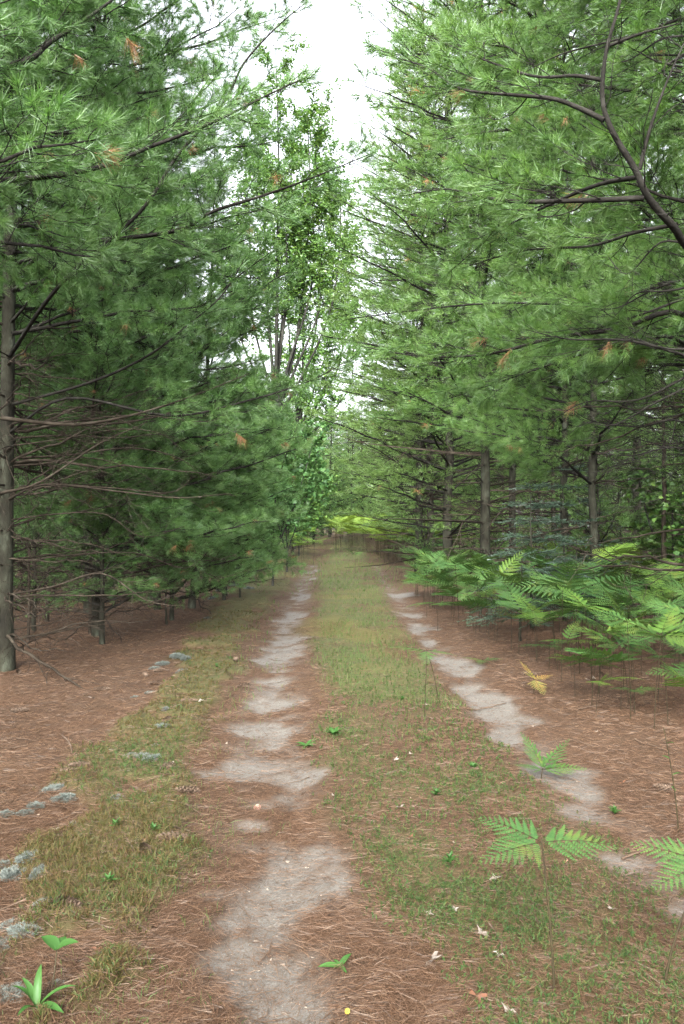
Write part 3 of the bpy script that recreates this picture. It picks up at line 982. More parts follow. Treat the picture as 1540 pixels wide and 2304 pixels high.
# further pines along the track, each with its own place
EDGE = [
    # x, y, kind, scale, sunlit needle tint, label
    (-5.2, 17.8, 3, .92, False, "bushy pine past the small leaning pine, boughs down to the moss"),
    (-6.1, 21.8, 3, .85, False, "pine in front of the tall broadleaf tree, boughs low over straw"),
    (-6.2, 14.6, 0, 1.0, False, "pine behind the small leaning pine, hidden to half its height"),
    (-5.6, 9.6, 2, 1.1, False, "pine with a bare brown lower trunk behind the mossy grey one"),
    (-5.6, 26.0, 3, .6, False, "middle-sized pine beside the broadleaf sapling"),
    (-4.6, 31.0, 3, .5, False, "low dense pine beyond the broadleaf sapling"),
    (3.05, 17.0, 0, 1.15, False, "thin dark leaning pine trunk rising behind the fir saplings"),
    (3.75, 17.6, 1, .88, False, "straight dark pine trunk next to the thin leaning one"),
    (4.15, 15.0, 0, 1.0, False, "paired dark pine trunk just above the fir sapling's top"),
    (6.3, 17.0, 1, 1.0, False, "greyish pine trunk above the bright bracken, well back from the track"),
    (2.85, 21.5, 3, 1.12, True, "sunlit pine with wide boughs sweeping out over the track"),
    (3.0, 27.0, 3, 1.12, True, "sunlit yellow-green pine behind the wide-boughed one"),
    (3.2, 33.0, 3, .9, True, "pale green pine before the bright bracken patch"),
    (5.2, 42.0, 3, .8, True, "pale green pine above the bright bracken patch"),
    (-4.2, 40.0, 3, .45, False, "small dense pine on the inside of the track's bend"),
    (-4.6, 50.0, 3, .55, False, "small pine on the far inside of the bend"),
    (-2.4, 62.0, 3, .62, False, "pine closing the far end of the track, darker side"),
    (0.6, 84.0, 3, .75, False, "pine standing across the end of the view"),
    (4.6, 70.0, 3, .9, True, "light green pine beyond the bright bracken patch"),
    (6.0, 55.0, 1, .9, True, "tall light green pine at the outside of the bend"),
    (-4.0, 75.0, 3, .8, False, "distant pine filling the gap left of the view's end"),
    (3.5, 95.0, 3, .9, False, "farthest pine at the end of the track"),
    (-5.5, 36.0, 3, .48, False, "rounded pine beyond the yellow-green sapling"),
    (-6.4, 44.0, 3, .52, False, "dark pine filling the gap under the broadleaf crown"),
    (-2.9, 47.0, 3, .5, False, "dark pine with boughs to the ground at the inside of the bend"),
    (-1.0, 74.0, 3, .8, False, "broad dark pine at the shaded end of the track"),
    (2.4, 78.0, 3, .8, True, "light green pine at the sunny end of the track"),
    (-7.5, 60.0, 3, .68, False, "dark pine of the far thicket beneath the white sky"),
    (-5.2, 88.0, 3, .95, False, "far tall pine at the foot of the sky gap"),
    (-1.8, 98.0, 3, 1.0, False, "far hazy pine in the middle of the sky gap's foot"),
    (-3.4, 56.0, 3, .66, False, "dense pine straight ahead, darker of the pair behind the bend"),
    (-.9, 58.0, 3, .64, False, "dense pine straight ahead where the ruts vanish"),
    (1.6, 61.0, 3, .68, True, "lighter pine of the pair behind the bend"),
    (4.0, 59.0, 3, .8, True, "light pine right behind the bright bracken's far rim"),
    (-2.3, 37.0, 3, .42, False, "short dense pine hugging the shaded rut's far verge"),
    (-5.6, 53.0, 3, .62, False, "dark pine deep beside the bend, next to the thicket"),
    (-1.6, 45.0, 3, .40, False, "squat dark pine whose skirts reach the far rut"),
    (4.4, 49.0, 3, .62, True, "squat light pine standing in the bright bracken"),
    (0.5, 68.0, 3, .74, False, "full pine closing the gap where the ruts vanish"),
    (-3.2, 68.0, 3, .74, False, "full dark pine behind the darker of the pair"),
    (3.2, 70.0, 3, .74, True, "full light pine behind the lighter of the pair"),
    (-8.5, 50.0, 3, .6, False, "dark pine at the thicket's shaded rim"),
    (-2.7, 33.5, 3, .40, False, "squat dark pine next to the arching yellow bracken"),
    (2.35, 24.5, 1, 1.08, True, "slim sunlit pine leaning its crown over the ruts"),
    (7.0, 85.0, 3, 1.0, False, "far pine at the sunny end beyond the bright bracken"),
]
R = rngs(301)
for (x, y, k, sc, yl, lb) in EDGE:
    tl = (0, -.05) if 'leaning pine trunk' in lb else (0, 0)
    simple_pine(k, x, y, sc, R.random() * 6.28, lb, GE, yellow=yl, wide=1.5 if sc < .75 else 1.22 if (y > 60 or (1 < x < 3.6 and y < 35)) else 1.0, tilt=tl if tl != (0, 0) else (R.normal(0, .012), R.normal(0, .012)))
# the wood on both sides
nfor = 0
for side in (-1, 1):
    yy = 3.0
    while yy < 85:
        xx = 5.6 if yy > 0 else 3.6
        xx += R.random() * 1.5
        while xx < 19:
            x, y = side * (xx + R.normal(0, .5)), yy + R.normal(0, .8)
            r = x / max(y, .1)
            ok = True
            for (ex, ey, *_q) in EDGE:
                if (ex - x) ** 2 + (ey - y) ** 2 < 3.0:
                    ok = False
            sc = R.uniform(.8, 1.12)
            if y > 24 and -.24 < r < .07:
                sc = min(sc, (1.5 + .17 * y) / 16)
            if abs(x) < 4.4 and y > -1.5:
                ok = False
            if ok and sc > .3:
                simple_pine(int(R.integers(4)) if xx > 7 else int(R.integers(3)), x, y, sc, R.random() * 6.28,
                            "pine among the crowded trunks of the wood flanking the track", "pines of the wood behind the edge trees", yellow=bool(side > 0 and R.random() < .4))
                nfor += 1
            xx += R.uniform(2.6, 4.6) * (1 + max(0, yy) * .008)
        yy += R.uniform(2.8, 3.8) * (1 + max(0, yy) * .008)

# full-skirted pines closing the view at the bend
CLOSE = [(-4.8, 47.5, 2.0), (-7.0, 50, 2.3), (-2.6, 50.5, 2.0), (-1.9, 54, 1.9), (-4.6, 58, 2.5), (.7, 60, 2.3), (2.6, 63, 2.5), (4.8, 55, 2.2), (6.5, 62, 2.6), (-1.6, 65, 2.7), (4.6, 74, 2.9), (.8, 78, 3.0), (-6.5, 68, 2.8), (4.9, 46, 1.7), (5.0, 38, 1.7)]
CLB = ["the thicket's near rim", "the thicket's back", "the inside of the bend", "the vanishing ruts", "the thicket's middle", "the ruts' straight continuation", "the sunny end of the view", "the far bracken's outer rim", "the far bracken's back corner",
       "the shaded end of the view", "the sunny end's last row", "the last row straight ahead", "the thicket's last row", "the bright bracken's middle", "the bright bracken's near rim"]
for (x, y, sc), w in zip(CLOSE, CLB):
    simple_pine(0, x, y, sc, R.random() * 6.28, "full pine with boughs down to the ground at " + w, "full-skirted pines at the bend", SAPK, "pine_tree", yellow=x > -3)  # sunlit opening painted by the brighter needle tint

# young pines crowding under the wood
for side in (-1, 1):
    for i in range(78 if side < 0 else 62):
        x, y = side * (4.4 + 12 * R.random() ** 1.2), 10 + 34 * R.random()
        if i % 2:
            x, y = side * (4.2 + 6 * R.random()), 12 + 14 * R.random()
        if any((ex - x) ** 2 + (ey - y) ** 2 < .6 for (ex, ey, *_q) in EDGE):
            continue
        simple_pine(int(R.integers(2)), x, y, R.uniform(.7, 1.2), R.random() * 6.28, "shaded young pine in the undergrowth of the wood", "young pines in the undergrowth", SAPK, "young_pine")

# thin dead poles and saplings under the edge pines
POLES = [(-4.25, 10.9, 4.6, .022, "thin bare dead pole behind the mossy grey trunk"), (-3.55, 11.3, 5.0, .025, "thin dead pole beside the slender brown trunk"),
         (-2.95, 15.9, 4.2, .024, "thin straight pole beside the small leaning pine"), (-4.6, 12.5, 6, .035, "dead pole among brushwood behind the two thin ones"),
         (5.3, 13.2, 6.5, .05, "slim dark pole in the shade above the bracken"), (4.9, 18.5, 8, .06, "slim dark trunk between the paired and greyish trunks")]
for i, (x, y, h, r, lb) in enumerate(POLES):
    rng = rngs(400 + i)
    t = thing("dead_pole", lb, "dead tree", (x, y, gz(x, y)))
    tm, tp = trunk_mesh(rng, h, r, M_DEADTWIG, 6, .02)
    link("trunk", tm, t)
    for j in range(13):
        c = along(tp, rng.uniform(.12, .95))[0]
        L, me = DEAD[rng.integers(len(DEAD))]
        s = rng.uniform(.3, .75) / L * 1.6
        link("dead_branch", me, t, c, (rng.random() * 6, rng.normal(0, .3), rng.random() * 6.28), (s, s, s))

SAPS = [(-3.3, 19.4, 0, 1.35, "tall young pine whose boughs brush the mossy verge"), (-3.0, 23.0, 0, 1.3, "tall young pine beside the shiny-leaved sapling"), (-3.3, 14.3, 0, 1.05, "young pine filling the space behind the slender trunk"),
        (-3.9, 16.4, 0, 1.3, "tallest of the young pines, back from the mossy verge"), (-2.75, 25.5, 0, 1.2, "young pine merging with the dark thicket by the rut"),
        (-2.5, 17.2, 1, 1.1, "young pine with soft low boughs on the mossy verge"), (-3.0, 19.0, 0, .8, "bushy young pine behind the soft low one"),
        (-2.1, 16.6, 2, .95, "knee-high pine seedling next to the small leaning pine"), (-2.7, 12.3, 2, .8, "pine seedling in the straw under dead branches"),
        (-3.3, 24.0, 0, 1.0, "dense dark young pine at the turn of the verge"), (-2.9, 28.0, 0, .9, "dense dark young pine before the arching bracken"),
        (2.5, 36.0, 1, .9, "slim young pine rising from the bright bracken"), (1.9, 52.0, 0, .7, "young pine at the far rim of the bright bracken"),
        (1.0, 62.0, 0, .8, "young pine alone at the end of the track"), (2.4, 23.5, 1, .9, "young pine above the bluish bracken by the rut"),
        (-1.6, 66.0, 0, 1.0, "young pine at the shady end of the track")]
for (x, y, k, sc, lb) in SAPS:
    simple_pine(k, x, y, sc, R.random() * 6.28, lb, "young pines along the track", SAPK, "young_pine")


# ------------------------------------------------------------------ fir saplings
def fir_mesh(seed, H, rm):
    rng = rngs(seed)
    b, nb_ = MB(), MB()
    z = .3
    while z < H - .05:
        t = z / H
        for j in range(6):
            L = rm * (1 - t) ** .8 * rng.uniform(.7, 1.1) + .08
            az = rng.random() * 6.283
            ax = limb_axis(rng, L, .15, -.25, 6, .02)
            w, nd = grow(rng, ax, .004, True, .15, .07, .42, .07, .0030, 70, .22, .0, (.016, .026), 0, .7, .0018, up2=.0, curl=.05, roll_sd=.10, ang=(45, 60), sides=4)
            M_ = trs(0, 0, z, az, .05, 1)
            b.merge(w.arrays(), M_)
            nb_.merge(nd.arrays(), M_)
        z += .21
    return b.mesh("boughs", [M_TWIG]), nb_.mesh("fir_needle_sprays", [M_FIR], False)


FIRS = [fir_mesh(501, 1.9, .95), fir_mesh(502, 1.3, .75)]
for i, (x, y, k, sc, lb) in enumerate([(2.75, 11.6, 0, 1.15, "tall bluish fir sapling with flat sprays above the bracken"), (3.5, 12.6, 0, 1.35, "broad bluish fir sapling under the paired dark trunk"),
                                       (2.35, 10.6, 1, 1.0, "short fir sapling among the bracken fronds"), (3.2, 10.9, 1, 1.1, "low fir sapling before the broad bluish one"),
                                       (4.3, 13.6, 0, 1.1, "shaded fir sapling deep behind the bracken"), (4.9, 16.5, 0, 1.5, "dark fir beneath the greyish trunk")]):
    t = thing("fir_sapling", lb, "tree", (x, y, gz(x, y)), i * 1.3, "fir saplings above the bracken", sc)
    link("trunk", trunk_mesh(rngs(510 + i), 1.9 if k == 0 else 1.3, .022, wob=.01, sides=6)[0], t)
    bo = link("crown", FIRS[k][0], t)
    link("needles", FIRS[k][1], bo)


# ------------------------------------------------------------------ broadleaf trees
def leaves(rng, P, D, size, mb, m=0, lobed=False):
    n = len(P)
    nrmv = nrm(rng.normal(0, .55, (n, 3)) + UP)
    d = nrm(D - (D * nrmv).sum(-1, keepdims=True) * nrmv)
    s = np.cross(nrmv, d)
    sz = size * rng.uniform(.6, 1.2, n)[:, None]
    if lobed:
        out = [(0, 0), (.35, .28), (.3, .5), (.62, .42), (.72, .16), (1.0, 0), (.72, -.16), (.62, -.42), (.3, -.5), (.35, -.28)]
    else:
        out = [(0, 0), (.45, .30), (1.0, 0), (.45, -.30)]
    k = len(out)
    V = np.stack([P + d * sz * a + s * sz * b - nrmv * sz * (abs(b) * -.25 + a * a * .2) for a, b in out], 1).reshape(-1, 3)
    i = np.arange(n)[:, None] * k
    F = np.concatenate([i + [0, j, j + 1] for j in range(1, k - 1)])
    mb.add(V, F, m)


def broadleaf(rng, base_pts, r, stems, sec, lsize, nleaf, lobed, l2, leafmat, s0=.3, bark=M_GREYBARK, fwd=.4):
    wood, lf = MB(), MB()
    wood.tube(base_pts, np.linspace(r, r * .75, len(base_pts)), 9)
    P, D = [], []
    for st, rr in stems:
        wood.tube(st, np.linspace(rr, .012, len(st)), 6)
        L = np.linalg.norm(np.diff(st, axis=0), axis=1).sum()
        for j in range(sec):
            s = s0 + (1 - s0) * (j + rng.random()) / sec
            p, t = along(st, min(s, .99))
            az = rng.random() * 6.283
            d = nrm(np.array([math.cos(az), math.sin(az), fwd]) + t * .3)
            ll = l2 * (1.15 - .6 * s) * rng.uniform(.5, 1.15)
            sp = sweep(rng, p, d, ll, UP * 0, .25, 4, .13)
            wood.tube(sp, np.linspace(max(.006, rr * .3 * (1 - s) + .004), .004, 5), 4)
            for u in np.linspace(.3, 1.0, 7):
                q, t2 = along(sp, min(u, .995))
                d2 = nrm(t2 * .7 + rng.normal(0, .6, 3))
                e = q + d2 * ll * .28 * rng.uniform(.5, 1.1)
                wood.tube(np.array([q, e]), [.004, .002], 3)
                k = rng.poisson(nleaf)
                w = rng.random((k, 1))
                P.append(q + (e - q) * w + rng.normal(0, .03 + lsize * .3, (k, 3)))
                D.append(d2 + rng.normal(0, .7, (k, 3)))
    leaves(rng, np.concatenate(P), np.concatenate(D), lsize, lf, 0, lobed)
    return wood.mesh("trunk", [bark]), lf.mesh("leaf_mass", [leafmat], False)


rng = rngs(601)
bx_, by_ = -2.35, 27.0
bp = np.array([[0, 0, -.15], [.03, 0, 1.5], [-.02, .02, 3.2], [.05, 0, 5.2]])
stems = []
for (dx, top, h0, rr) in [(-1.5, 12.2, 5.0, .05), (-.9, 14.0, 4.6, .06), (-.35, 15.8, 5.1, .075), (.15, 17.3, 5.0, .09), (.6, 16.4, 5.2, .075), (1.2, 15.2, 5.0, .065), (1.9, 13.8, 5.1, .055), (2.3, 13.0, 4.9, .05), (1.6, 16.0, 5.2, .06), (.3, 13.0, 5.0, .05), (-1.9, 11.5, 5.0, .045)]:
    p0 = np.array([.05, 0, h0])
    e = np.array([dx, rng.normal(0, .7), top])
    q = p0 + np.array([dx * .8, rng.normal(0, .3), (top - h0) * .42])
    stems.append((spline([p0, p0 + (q - p0) * .4 + rng.normal(0, .08, 3), q, q + (e - q) * .5 + rng.normal(0, .12, 3), e], 4), rr))
t = thing("broadleaf_tree", "tall many-stemmed broadleaf tree against the white sky", "tree", (bx_, by_, gz(bx_, by_)))
wm, lm = broadleaf(rng, bp, .15, stems, 34, .12, 17, False, 1.7, M_LEAF, .36)
link("trunk", wm, t)
link("crown", lm, t)


rng = rngs(602)
bp = np.array([[0, 0, -.15], [.1, 0, 1.8], [.1, .02, 3.6], [.25, 0, 5.4]])
stems = []
for (dx, top, h0, rr) in [(-1.6, 15, 5.2, .07), (-.5, 18, 5.0, .08), (.4, 20.5, 5.2, .1), (1.2, 20, 5.1, .09), (2.0, 18, 5.3, .075), (2.7, 15.5, 5.2, .07), (3.3, 12.5, 5.2, .06)]:
    p0 = np.array([.25, 0, h0])
    e = np.array([dx, rng.normal(0, 1.), top])
    q = p0 + np.array([dx * .8, rng.normal(0, .3), (top - h0) * .42])
    stems.append((spline([p0, p0 + (q - p0) * .4 + rng.normal(0, .1, 3), q, q + (e - q) * .5 + rng.normal(0, .15, 3), e], 4), rr))
t = thing("broadleaf_tree", "second broadleaf tree farther off, its sparse crown reaching over the track", "tree", (-2.5, 40.5, gz(-2.5, 40.5)))
wm, lm = broadleaf(rng, bp, .17, stems, 34, .18, 16, False, 2.3, M_LEAF, .10)
link("trunk", wm, t)
link("crown", lm, t)


def shrub(seed, x, y, H, rad, label, lsize=.13, n=5, nleaf=7, mat=M_SHRUB):
    rng = rngs(seed)
    bp = np.array([[0, 0, -.1], [.02, 0, H * .08], [0, .02, H * .16]])
    st = []
    for i in range(n):
        az = i * 6.283 / n + rng.normal(0, .3)
        p0 = np.array([0, .02, H * rng.uniform(.1, .16)])
        e = np.array([math.cos(az) * rad * .7, math.sin(az) * rad * .7, H * rng.uniform(.75, 1)])
        q = (p0 + e) / 2 + rng.normal(0, .12, 3)
        st.append((spline([p0, q, e], 5), .022))
    t = thing("broadleaf_sapling", label, "tree", (x, y, gz(x, y)), 0, "broadleaf saplings along the track")
    a, b = broadleaf(rng, bp, .035, st, 11, lsize, nleaf, True, rad * .8, mat, .15, fwd=.15)
    link("trunk", a, t)
    link("crown", b, t)


shrub(611, -1.72, 19.8, 4.3, 1.5, "broad-leaved sapling with shiny leaves leaning out over the rut")
shrub(612, -1.75, 25.4, 5.2, 1.7, "taller broad-leaved sapling behind the shiny-leaved one")
shrub(613, -3.2, 33.0, 7.5, 1.9, "yellow-green broadleaf sapling under the many-stemmed tree", .12, 6, 8, M_LEAF)
shrub(614, 5.8, 13.5, 2.6, 1.1, "bright broad-leaved bush above the bracken at the shade's edge", .12, 5, 6, M_LEAF)


shrub(615, -1.9, 35.0, 3.4, 1.5, "light green leafy bush added to brighten the shaded side of the far bend", .15, 5, 8, M_LEAF)  # this and the following bushes are added to brighten the far end
shrub(616, 3.0, 39.0, 3.0, 1.6, "light green leafy bush added for brightness among the far bracken", .15, 5, 8, M_LEAF)
shrub(617, -2.2, 43.0, 4.5, 1.9, "tall light green bush added for brightness where the ruts vanish", .17, 6, 8, M_LEAF)


# ------------------------------------------------------------------ bracken
def frond_mb(rng, L, droop=.25, pairs=12, fold=.0):
    b = MB()
    n = 9
    s = np.linspace(0, 1, n)
    axis = np.stack([s * L * (1 - .06 * s), rng.normal(0, .012) * s * s * L * 8 * .2, L * (.10 * s - droop * s * s)], -1)
    b.tube(axis, np.linspace(.0022, .0007, n), 3, 1)
    V, Fc, base = [], [], 0
    for i in range(pairs):
        u = .10 + .88 * (i / (pairs - 1)) ** .92
        p, t = along(axis, u)
        for sg in (-1, 1):
            side = nrm(np.cross(t, UP)) * -sg
            lp = L * .46 * (1 - u) ** .85 * min(1, .72 + 2.2 * u) * rng.uniform(.88, 1.08) + .012
            a = math.radians(62 - 22 * u)
            d = nrm(t * math.cos(a) + side * math.sin(a) + UP * rng.normal(.02, .05))
            e = p + d * lp - UP * lp * lp * .9 * rng.uniform(.6, 1.4)
            m = max(3, int(lp / .0125))
            bn = nrm(np.cross(d, np.cross(UP, d)))
            for j in range(m):
                w = (j + .5) / m
                c = p + (e - p) * w
                ls = max(.005, lp * .18 * (1 - w) ** .55 * min(1, .6 + 2 * w)) * rng.uniform(.85, 1.1)
                hw = lp / m * .44
                for s2 in (-1, 1):
                    sv = nrm(np.cross(bn, d)) * s2
                    q = nrm(sv + d * .35)
                    tip = c + q * ls - UP * ls * .22
                    V += [c - d * hw, c + q * ls * .7 - d * hw * .75 - UP * ls * .1, tip, c + q * ls * .62 + d * hw * .9 - UP * ls * .08, c + d * hw]
                    Fc += [[base, base + 1, base + 2], [base, base + 2, base + 3], [base, base + 3, base + 4]]
                    base += 5
    b.add(V, Fc, 0)
    return b


R = rngs(701)
FROND_MB = [frond_mb(R, L, dr, pr) for L, dr, pr in [(.46, .22, 11), (.42, .12, 10), (.50, .30, 11), (.36, .18, 10), (.55, .2, 12)]]
FROND = [b.mesh("frond_blade", [M_FERN, M_STEM], False) for b in FROND_MB]
FRONDL = [.46, .42, .50, .36, .55]
FROND_Y = []
FROND_O = []
FROND_W = []
for me in FROND:
    c = me.copy()
    c.materials[0] = M_FERN_Y
    FROND_Y.append(c)
    c = me.copy()
    c.materials[0] = M_FERN_O
    FROND_O.append(c)
    c = me.copy()
    c.materials[0] = M_FERN_W
    FROND_W.append(c)


def stalk(h, lean, r=.0035):
    s = np.linspace(0, 1, 7)
    b = MB()
    b.tube(np.stack([lean[0] * s ** 1.6, lean[1] * s ** 1.6, -.03 + s * (h + .03)], -1), np.linspace(r, r * .5, 7), 5)
    return b.mesh("stalk", [M_STEM])


STALKS = [(h, l, stalk(h, l)) for h, l in [(.60, (.05, .02)), (.48, (-.04, .03)), (.72, (.03, -.06)), (.36, (.02, .03))]]


def fern(x, y, label, group, h=None, fr=None, rz=0.0, k=None, sc=1.0, rng=R, lean=None, table=FROND):
    """bracken: one stalk, three fronds from its top"""
    t = thing("bracken_fern", label, "fern", (x, y, gz(x, y)), rz, group, sc)
    if h is None:
        k = int(rng.integers(len(STALKS)))
        h, ln, me = STALKS[k]
    else:
        ln = lean or (0, 0)
        me = stalk(h, ln, .0048)
    link("stalk", me, t)
    if fr is None:
        a0 = rng.random() * 6.28
        fr = [(a0 + d + rng.normal(0, .3), rng.uniform(-.1, .55) if i else rng.uniform(.15, .85), int(rng.integers(5)), rng.uniform(.7, 1.15), rng.normal(0, .28)) for i, d in enumerate((0, 1.75, -1.75))]
    for (az, pitch, q, s, roll) in fr:
        link("frond", table[q], t, (ln[0], ln[1], h - .012), (roll, -pitch, az), (s, s, s))
    return t


GB = "bracken ferns by the sandy rut"
x, y = G(1243, 2225)
fern(x, y, "lone bracken fern on a tall thin stalk in the mossy strip", GB, .47, [(2.55, .22, 3, .66, -.2), (3.55, -.05, 3, .68, -.2), (.10, .0, 3, .74, .25)], 0, lean=(-.025, .06))
x, y = G(1486, 2215)
fern(x, y, "bracken fern with a bent stalk cut by the picture's edge", GB, .40, [(2.7, .15, 3, .70, -.35), (3.6, -.1, 3, .68, -.3), (.2, .1, 3, .7, .3)], 0, lean=(.16, .03))
x, y = G(1215, 1735)
fern(x, y, "low bracken fern with upright fronds growing out of the sand", GB, .07, [(1.95, .85, 0, .62, .4), (.65, .55, 1, .74, -.3), (.1, .1, 3, .8, .1), (2.9, .2, 3, .5, 0)], 0, lean=(.01, 0))
x, y = G(985, 1572)
fern(x, y, "single bracken fern with spreading fronds on a leaning stalk in grass", GB, .43, [(3.05, .1, 1, .9, 0), (.2, -.1, 3, .8, 0), (4.6, -.3, 3, .7, 0)], 0, lean=(-.10, 0))
x, y = G(985, 1415)
fern(x, y, "bluish bracken fern standing on the rut's sand spill", GB, .42, [(3.0, .05, 2, 1.0, 0), (.2, .05, 0, 1.05, 0), (4.7, .0, 1, 1.0, 0)], 0, lean=(0, 0))
x, y = G(960, 1385)
fern(x, y, "taller bluish bracken fern behind the one on the sand spill", GB, .60, [(2.8, .1, 0, 1.1, 0), (.4, .1, 2, 1.0, 0), (4.9, .0, 0, 1.0, 0)], 0, lean=(.02, 0))
x, y = G(1085, 1490)
fern(x, y, "flattened bracken frond lying by the sandy rut", GB, .05, [(2.9, .1, 1, .55, 0), (.2, .1, 3, .7, 0), (4.4, .0, 3, .6, 0)], 0)
x, y = G(1200, 1560)
fern(x, y, "withered rusty bracken fern curling on the brown straw", GB, .14, [(2.0, .7, 3, .7, .5), (4.9, -.3, 3, .7, 0), (.4, .2, 3, .6, 0)], 0, table=FROND_O)
x, y = G(1425, 1605)
fern(x, y, "little low bracken fern in front of the fern bank", GB, .2, [(3.1, .1, 3, .6, 0), (.1, .1, 3, .7, 0), (4.7, .1, 3, .6, 0)], 0)
x, y = G(800, 1290)
fern(x, y, "bracken fern standing in the grass between the far ruts", GB, .5, rz=.5, k=0, sc=1.2)
x, y = G(1235, 1500)
fern(x, y, "low pale bracken fern at the straw edge of the fern bank", GB, .25, [(3.4, .0, 1, .9, 0), (.3, .2, 3, .9, 0), (4.9, .0, 3, .8, 0)], 0)
# the fern bank
bank = []
while len(bank) < 195:
    y = 5.9 + 12 * R.random() ** 1.35
    lo = np.interp(y, [5, 6.5, 8, 10, 14, 20], [2.3, 2.0, 2.0, 1.9, 1.7, 1.55])
    x = lo + (min(y * .46 + .5, lo + 3.2) - lo) * R.random()
    if any((x - a) ** 2 + (y - b) ** 2 < .05 for a, b in bank):
        continue
    bank.append((x, y))
for i in range(22):                                 # the bank's thin leading edge along the sandy rut
    y = R.uniform(9.5, 18)
    bank.append((np.interp(y, [9, 13, 18], [1.85, 1.6, 1.5]) + abs(R.normal(0, .25)), y))
for (x, y) in bank:
    fern(x, y, "bracken fern crowded in the dense bank beside the track", "bracken ferns of the dense bank", rz=R.random() * 6.28, sc=R.uniform(.85, 1.35) * (1.0 if y > 7.2 else .85), table=FROND_W if R.random() < .3 else FROND)
for i in range(28):
    y = R.uniform(10.2, 15)
    x = R.uniform(3.6, min(6.4, .45 * y + .4))
    fern(x, y, "tall yellowish bracken fern standing behind the dense bank in the shade gap", "yellowish bracken behind the dense bank", rz=R.random() * 6.28, sc=R.uniform(1.2, 1.7), table=FROND_Y)
# far ferns: one small mesh each
FAR = []
for tb, nm in ((0, M_FERN), (1, M_FERN_Y)):
    for v in range(3):
        b = MB()
        h, ln, _ = STALKS[v]
        sb = MB()
        s = np.linspace(0, 1, 4)
        b.tube(np.stack([ln[0] * s, ln[1] * s, s * h], -1), .005, 3, 1)
        for i, d in enumerate((0, 1.8, -1.8)):
            M_ = trs(ln[0], ln[1], h, d + R.normal(0, .2), R.uniform(0, .35), R.uniform(.9, 1.2))
            b.merge(FROND_MB[(v + i) % 5].arrays(), M_)
        FAR.append(b.mesh("far_fern", [nm, M_STEM], False))
for i in range(40):
    y = 19 + 20 * R.random()
    x = np.interp(y, [19, 30, 42], [1.7, 1.75, 1.9]) + abs(R.normal(0, 1.3))
    tag(link("bracken_fern", FAR[i % 3], None, (x, y, gz(x, y)), (0, 0, R.random() * 6.28), (R.uniform(1.0, 1.35),) * 3), "small distant bracken fern along the far verge of the track", "fern", "bracken ferns of the far verge")
def low_frond(L):
    """far frond: one tapering blade per pinna"""
    T = []
    for i in range(8):
        u = .1 + .85 * i / 7
        p = np.array([u * L, 0, L * (.1 * u - .22 * u * u)])
        lp = L * .45 * (1 - u) ** .8 + .02
        for sg in (-1, 1):
            T.append([p - [.022, 0, 0], p + [.022, 0, 0], p + [lp * .45, sg * lp, -lp * .2]])
    b = MB()
    b.soup(T)
    return b.arrays()


LOWF = low_frond(.5)
b = MB()
for i in range(560):                                # too many and too far off to tell apart: one mass
    y = 30 + 28 * R.random()
    x = -.5 + 6.3 * R.random() if y > 38 else 1.6 + 3.6 * R.random() ** 1.5
    s_ = R.uniform(1.3, 2.2)
    h, z0 = .62 * s_, gz(x, y)
    b.tube(np.array([[x, y, z0], [x + .02, y, z0 + h]]), .006, 3, 1)
    for d in (0, 1.9, -1.9):
        b.merge(LOWF, trs(x + .02, y, z0 + h, d + R.normal(0, .3) + i, R.uniform(0, .5), s_ * R.uniform(.8, 1.1)))
tag(link("bracken_patch", b.mesh("bracken_patch", [M_FERN_Y, M_STEM], False)), "bright yellow-green mass of bracken at the far bend of the track", "bracken", None, "stuff")
for i in range(9):
    x, y = -1.5 + R.normal(0, .35), 31 + R.normal(0, 1.2)
    tag(link("bracken_fern", FAR[3 + i % 3], None, (x, y, gz(x, y)), (0, 0, R.random() * 6.28), (R.uniform(1.3, 1.7),) * 3), "yellow-green bracken fern arching beside the dark young pine", "fern", "bracken ferns arching by the young pine")

# ------------------------------------------------------------------ small plants
R = rngs(801)


def blade_leaf(L, w, rise, droop, n=8, cup=.25):
    """one broad leaf along +X with a midrib fold"""
    s = np.linspace(0, 1, n)
    ww = w * np.sin(np.pi * np.clip(s * .93 + .07, 0, 1) ** .75) ** .8
    z = rise * s * L - droop * s * s * L
    v, f = [], []
    for i in range(n):
        v += [(s[i] * L, -ww[i] / 2, z[i] + ww[i] * cup), (s[i] * L, 0, z[i]), (s[i] * L, ww[i] / 2, z[i] + ww[i] * cup)]
    for i in range(n - 1):
        a = i * 3
        f += [[a, a + 3, a + 4], [a, a + 4, a + 1], [a + 1, a + 4, a + 5], [a + 1, a + 5, a + 2]]
    b = MB()
    b.add(v, f)
    return b.mesh("leaf_blade", [M_WEED])


LF_LONG, LF_OVAL, LF_SMALL = blade_leaf(.17, .036, .9, .55), blade_leaf(.10, .055, .35, .3), blade_leaf(.085, .026, .35, .35)


def rosette(name, px, py, spec, label, cat="plant", group=None):
    x, y = G(px, py)
    t = thing(name, label, cat, (x, y, gz(x, y) + .006), 0, group)
    for (me, az, pitch, s) in spec:
        link("leaf", me, t, (0, 0, 0), (R.normal(0, .15), -pitch, az), (s, s, s))
    return t


def ring(me, n, pitch, s, j=.25):
    return [(me, i * 6.283 / n + R.normal(0, j), pitch + R.normal(0, .12), s * R.uniform(.75, 1.15)) for i in range(n)]


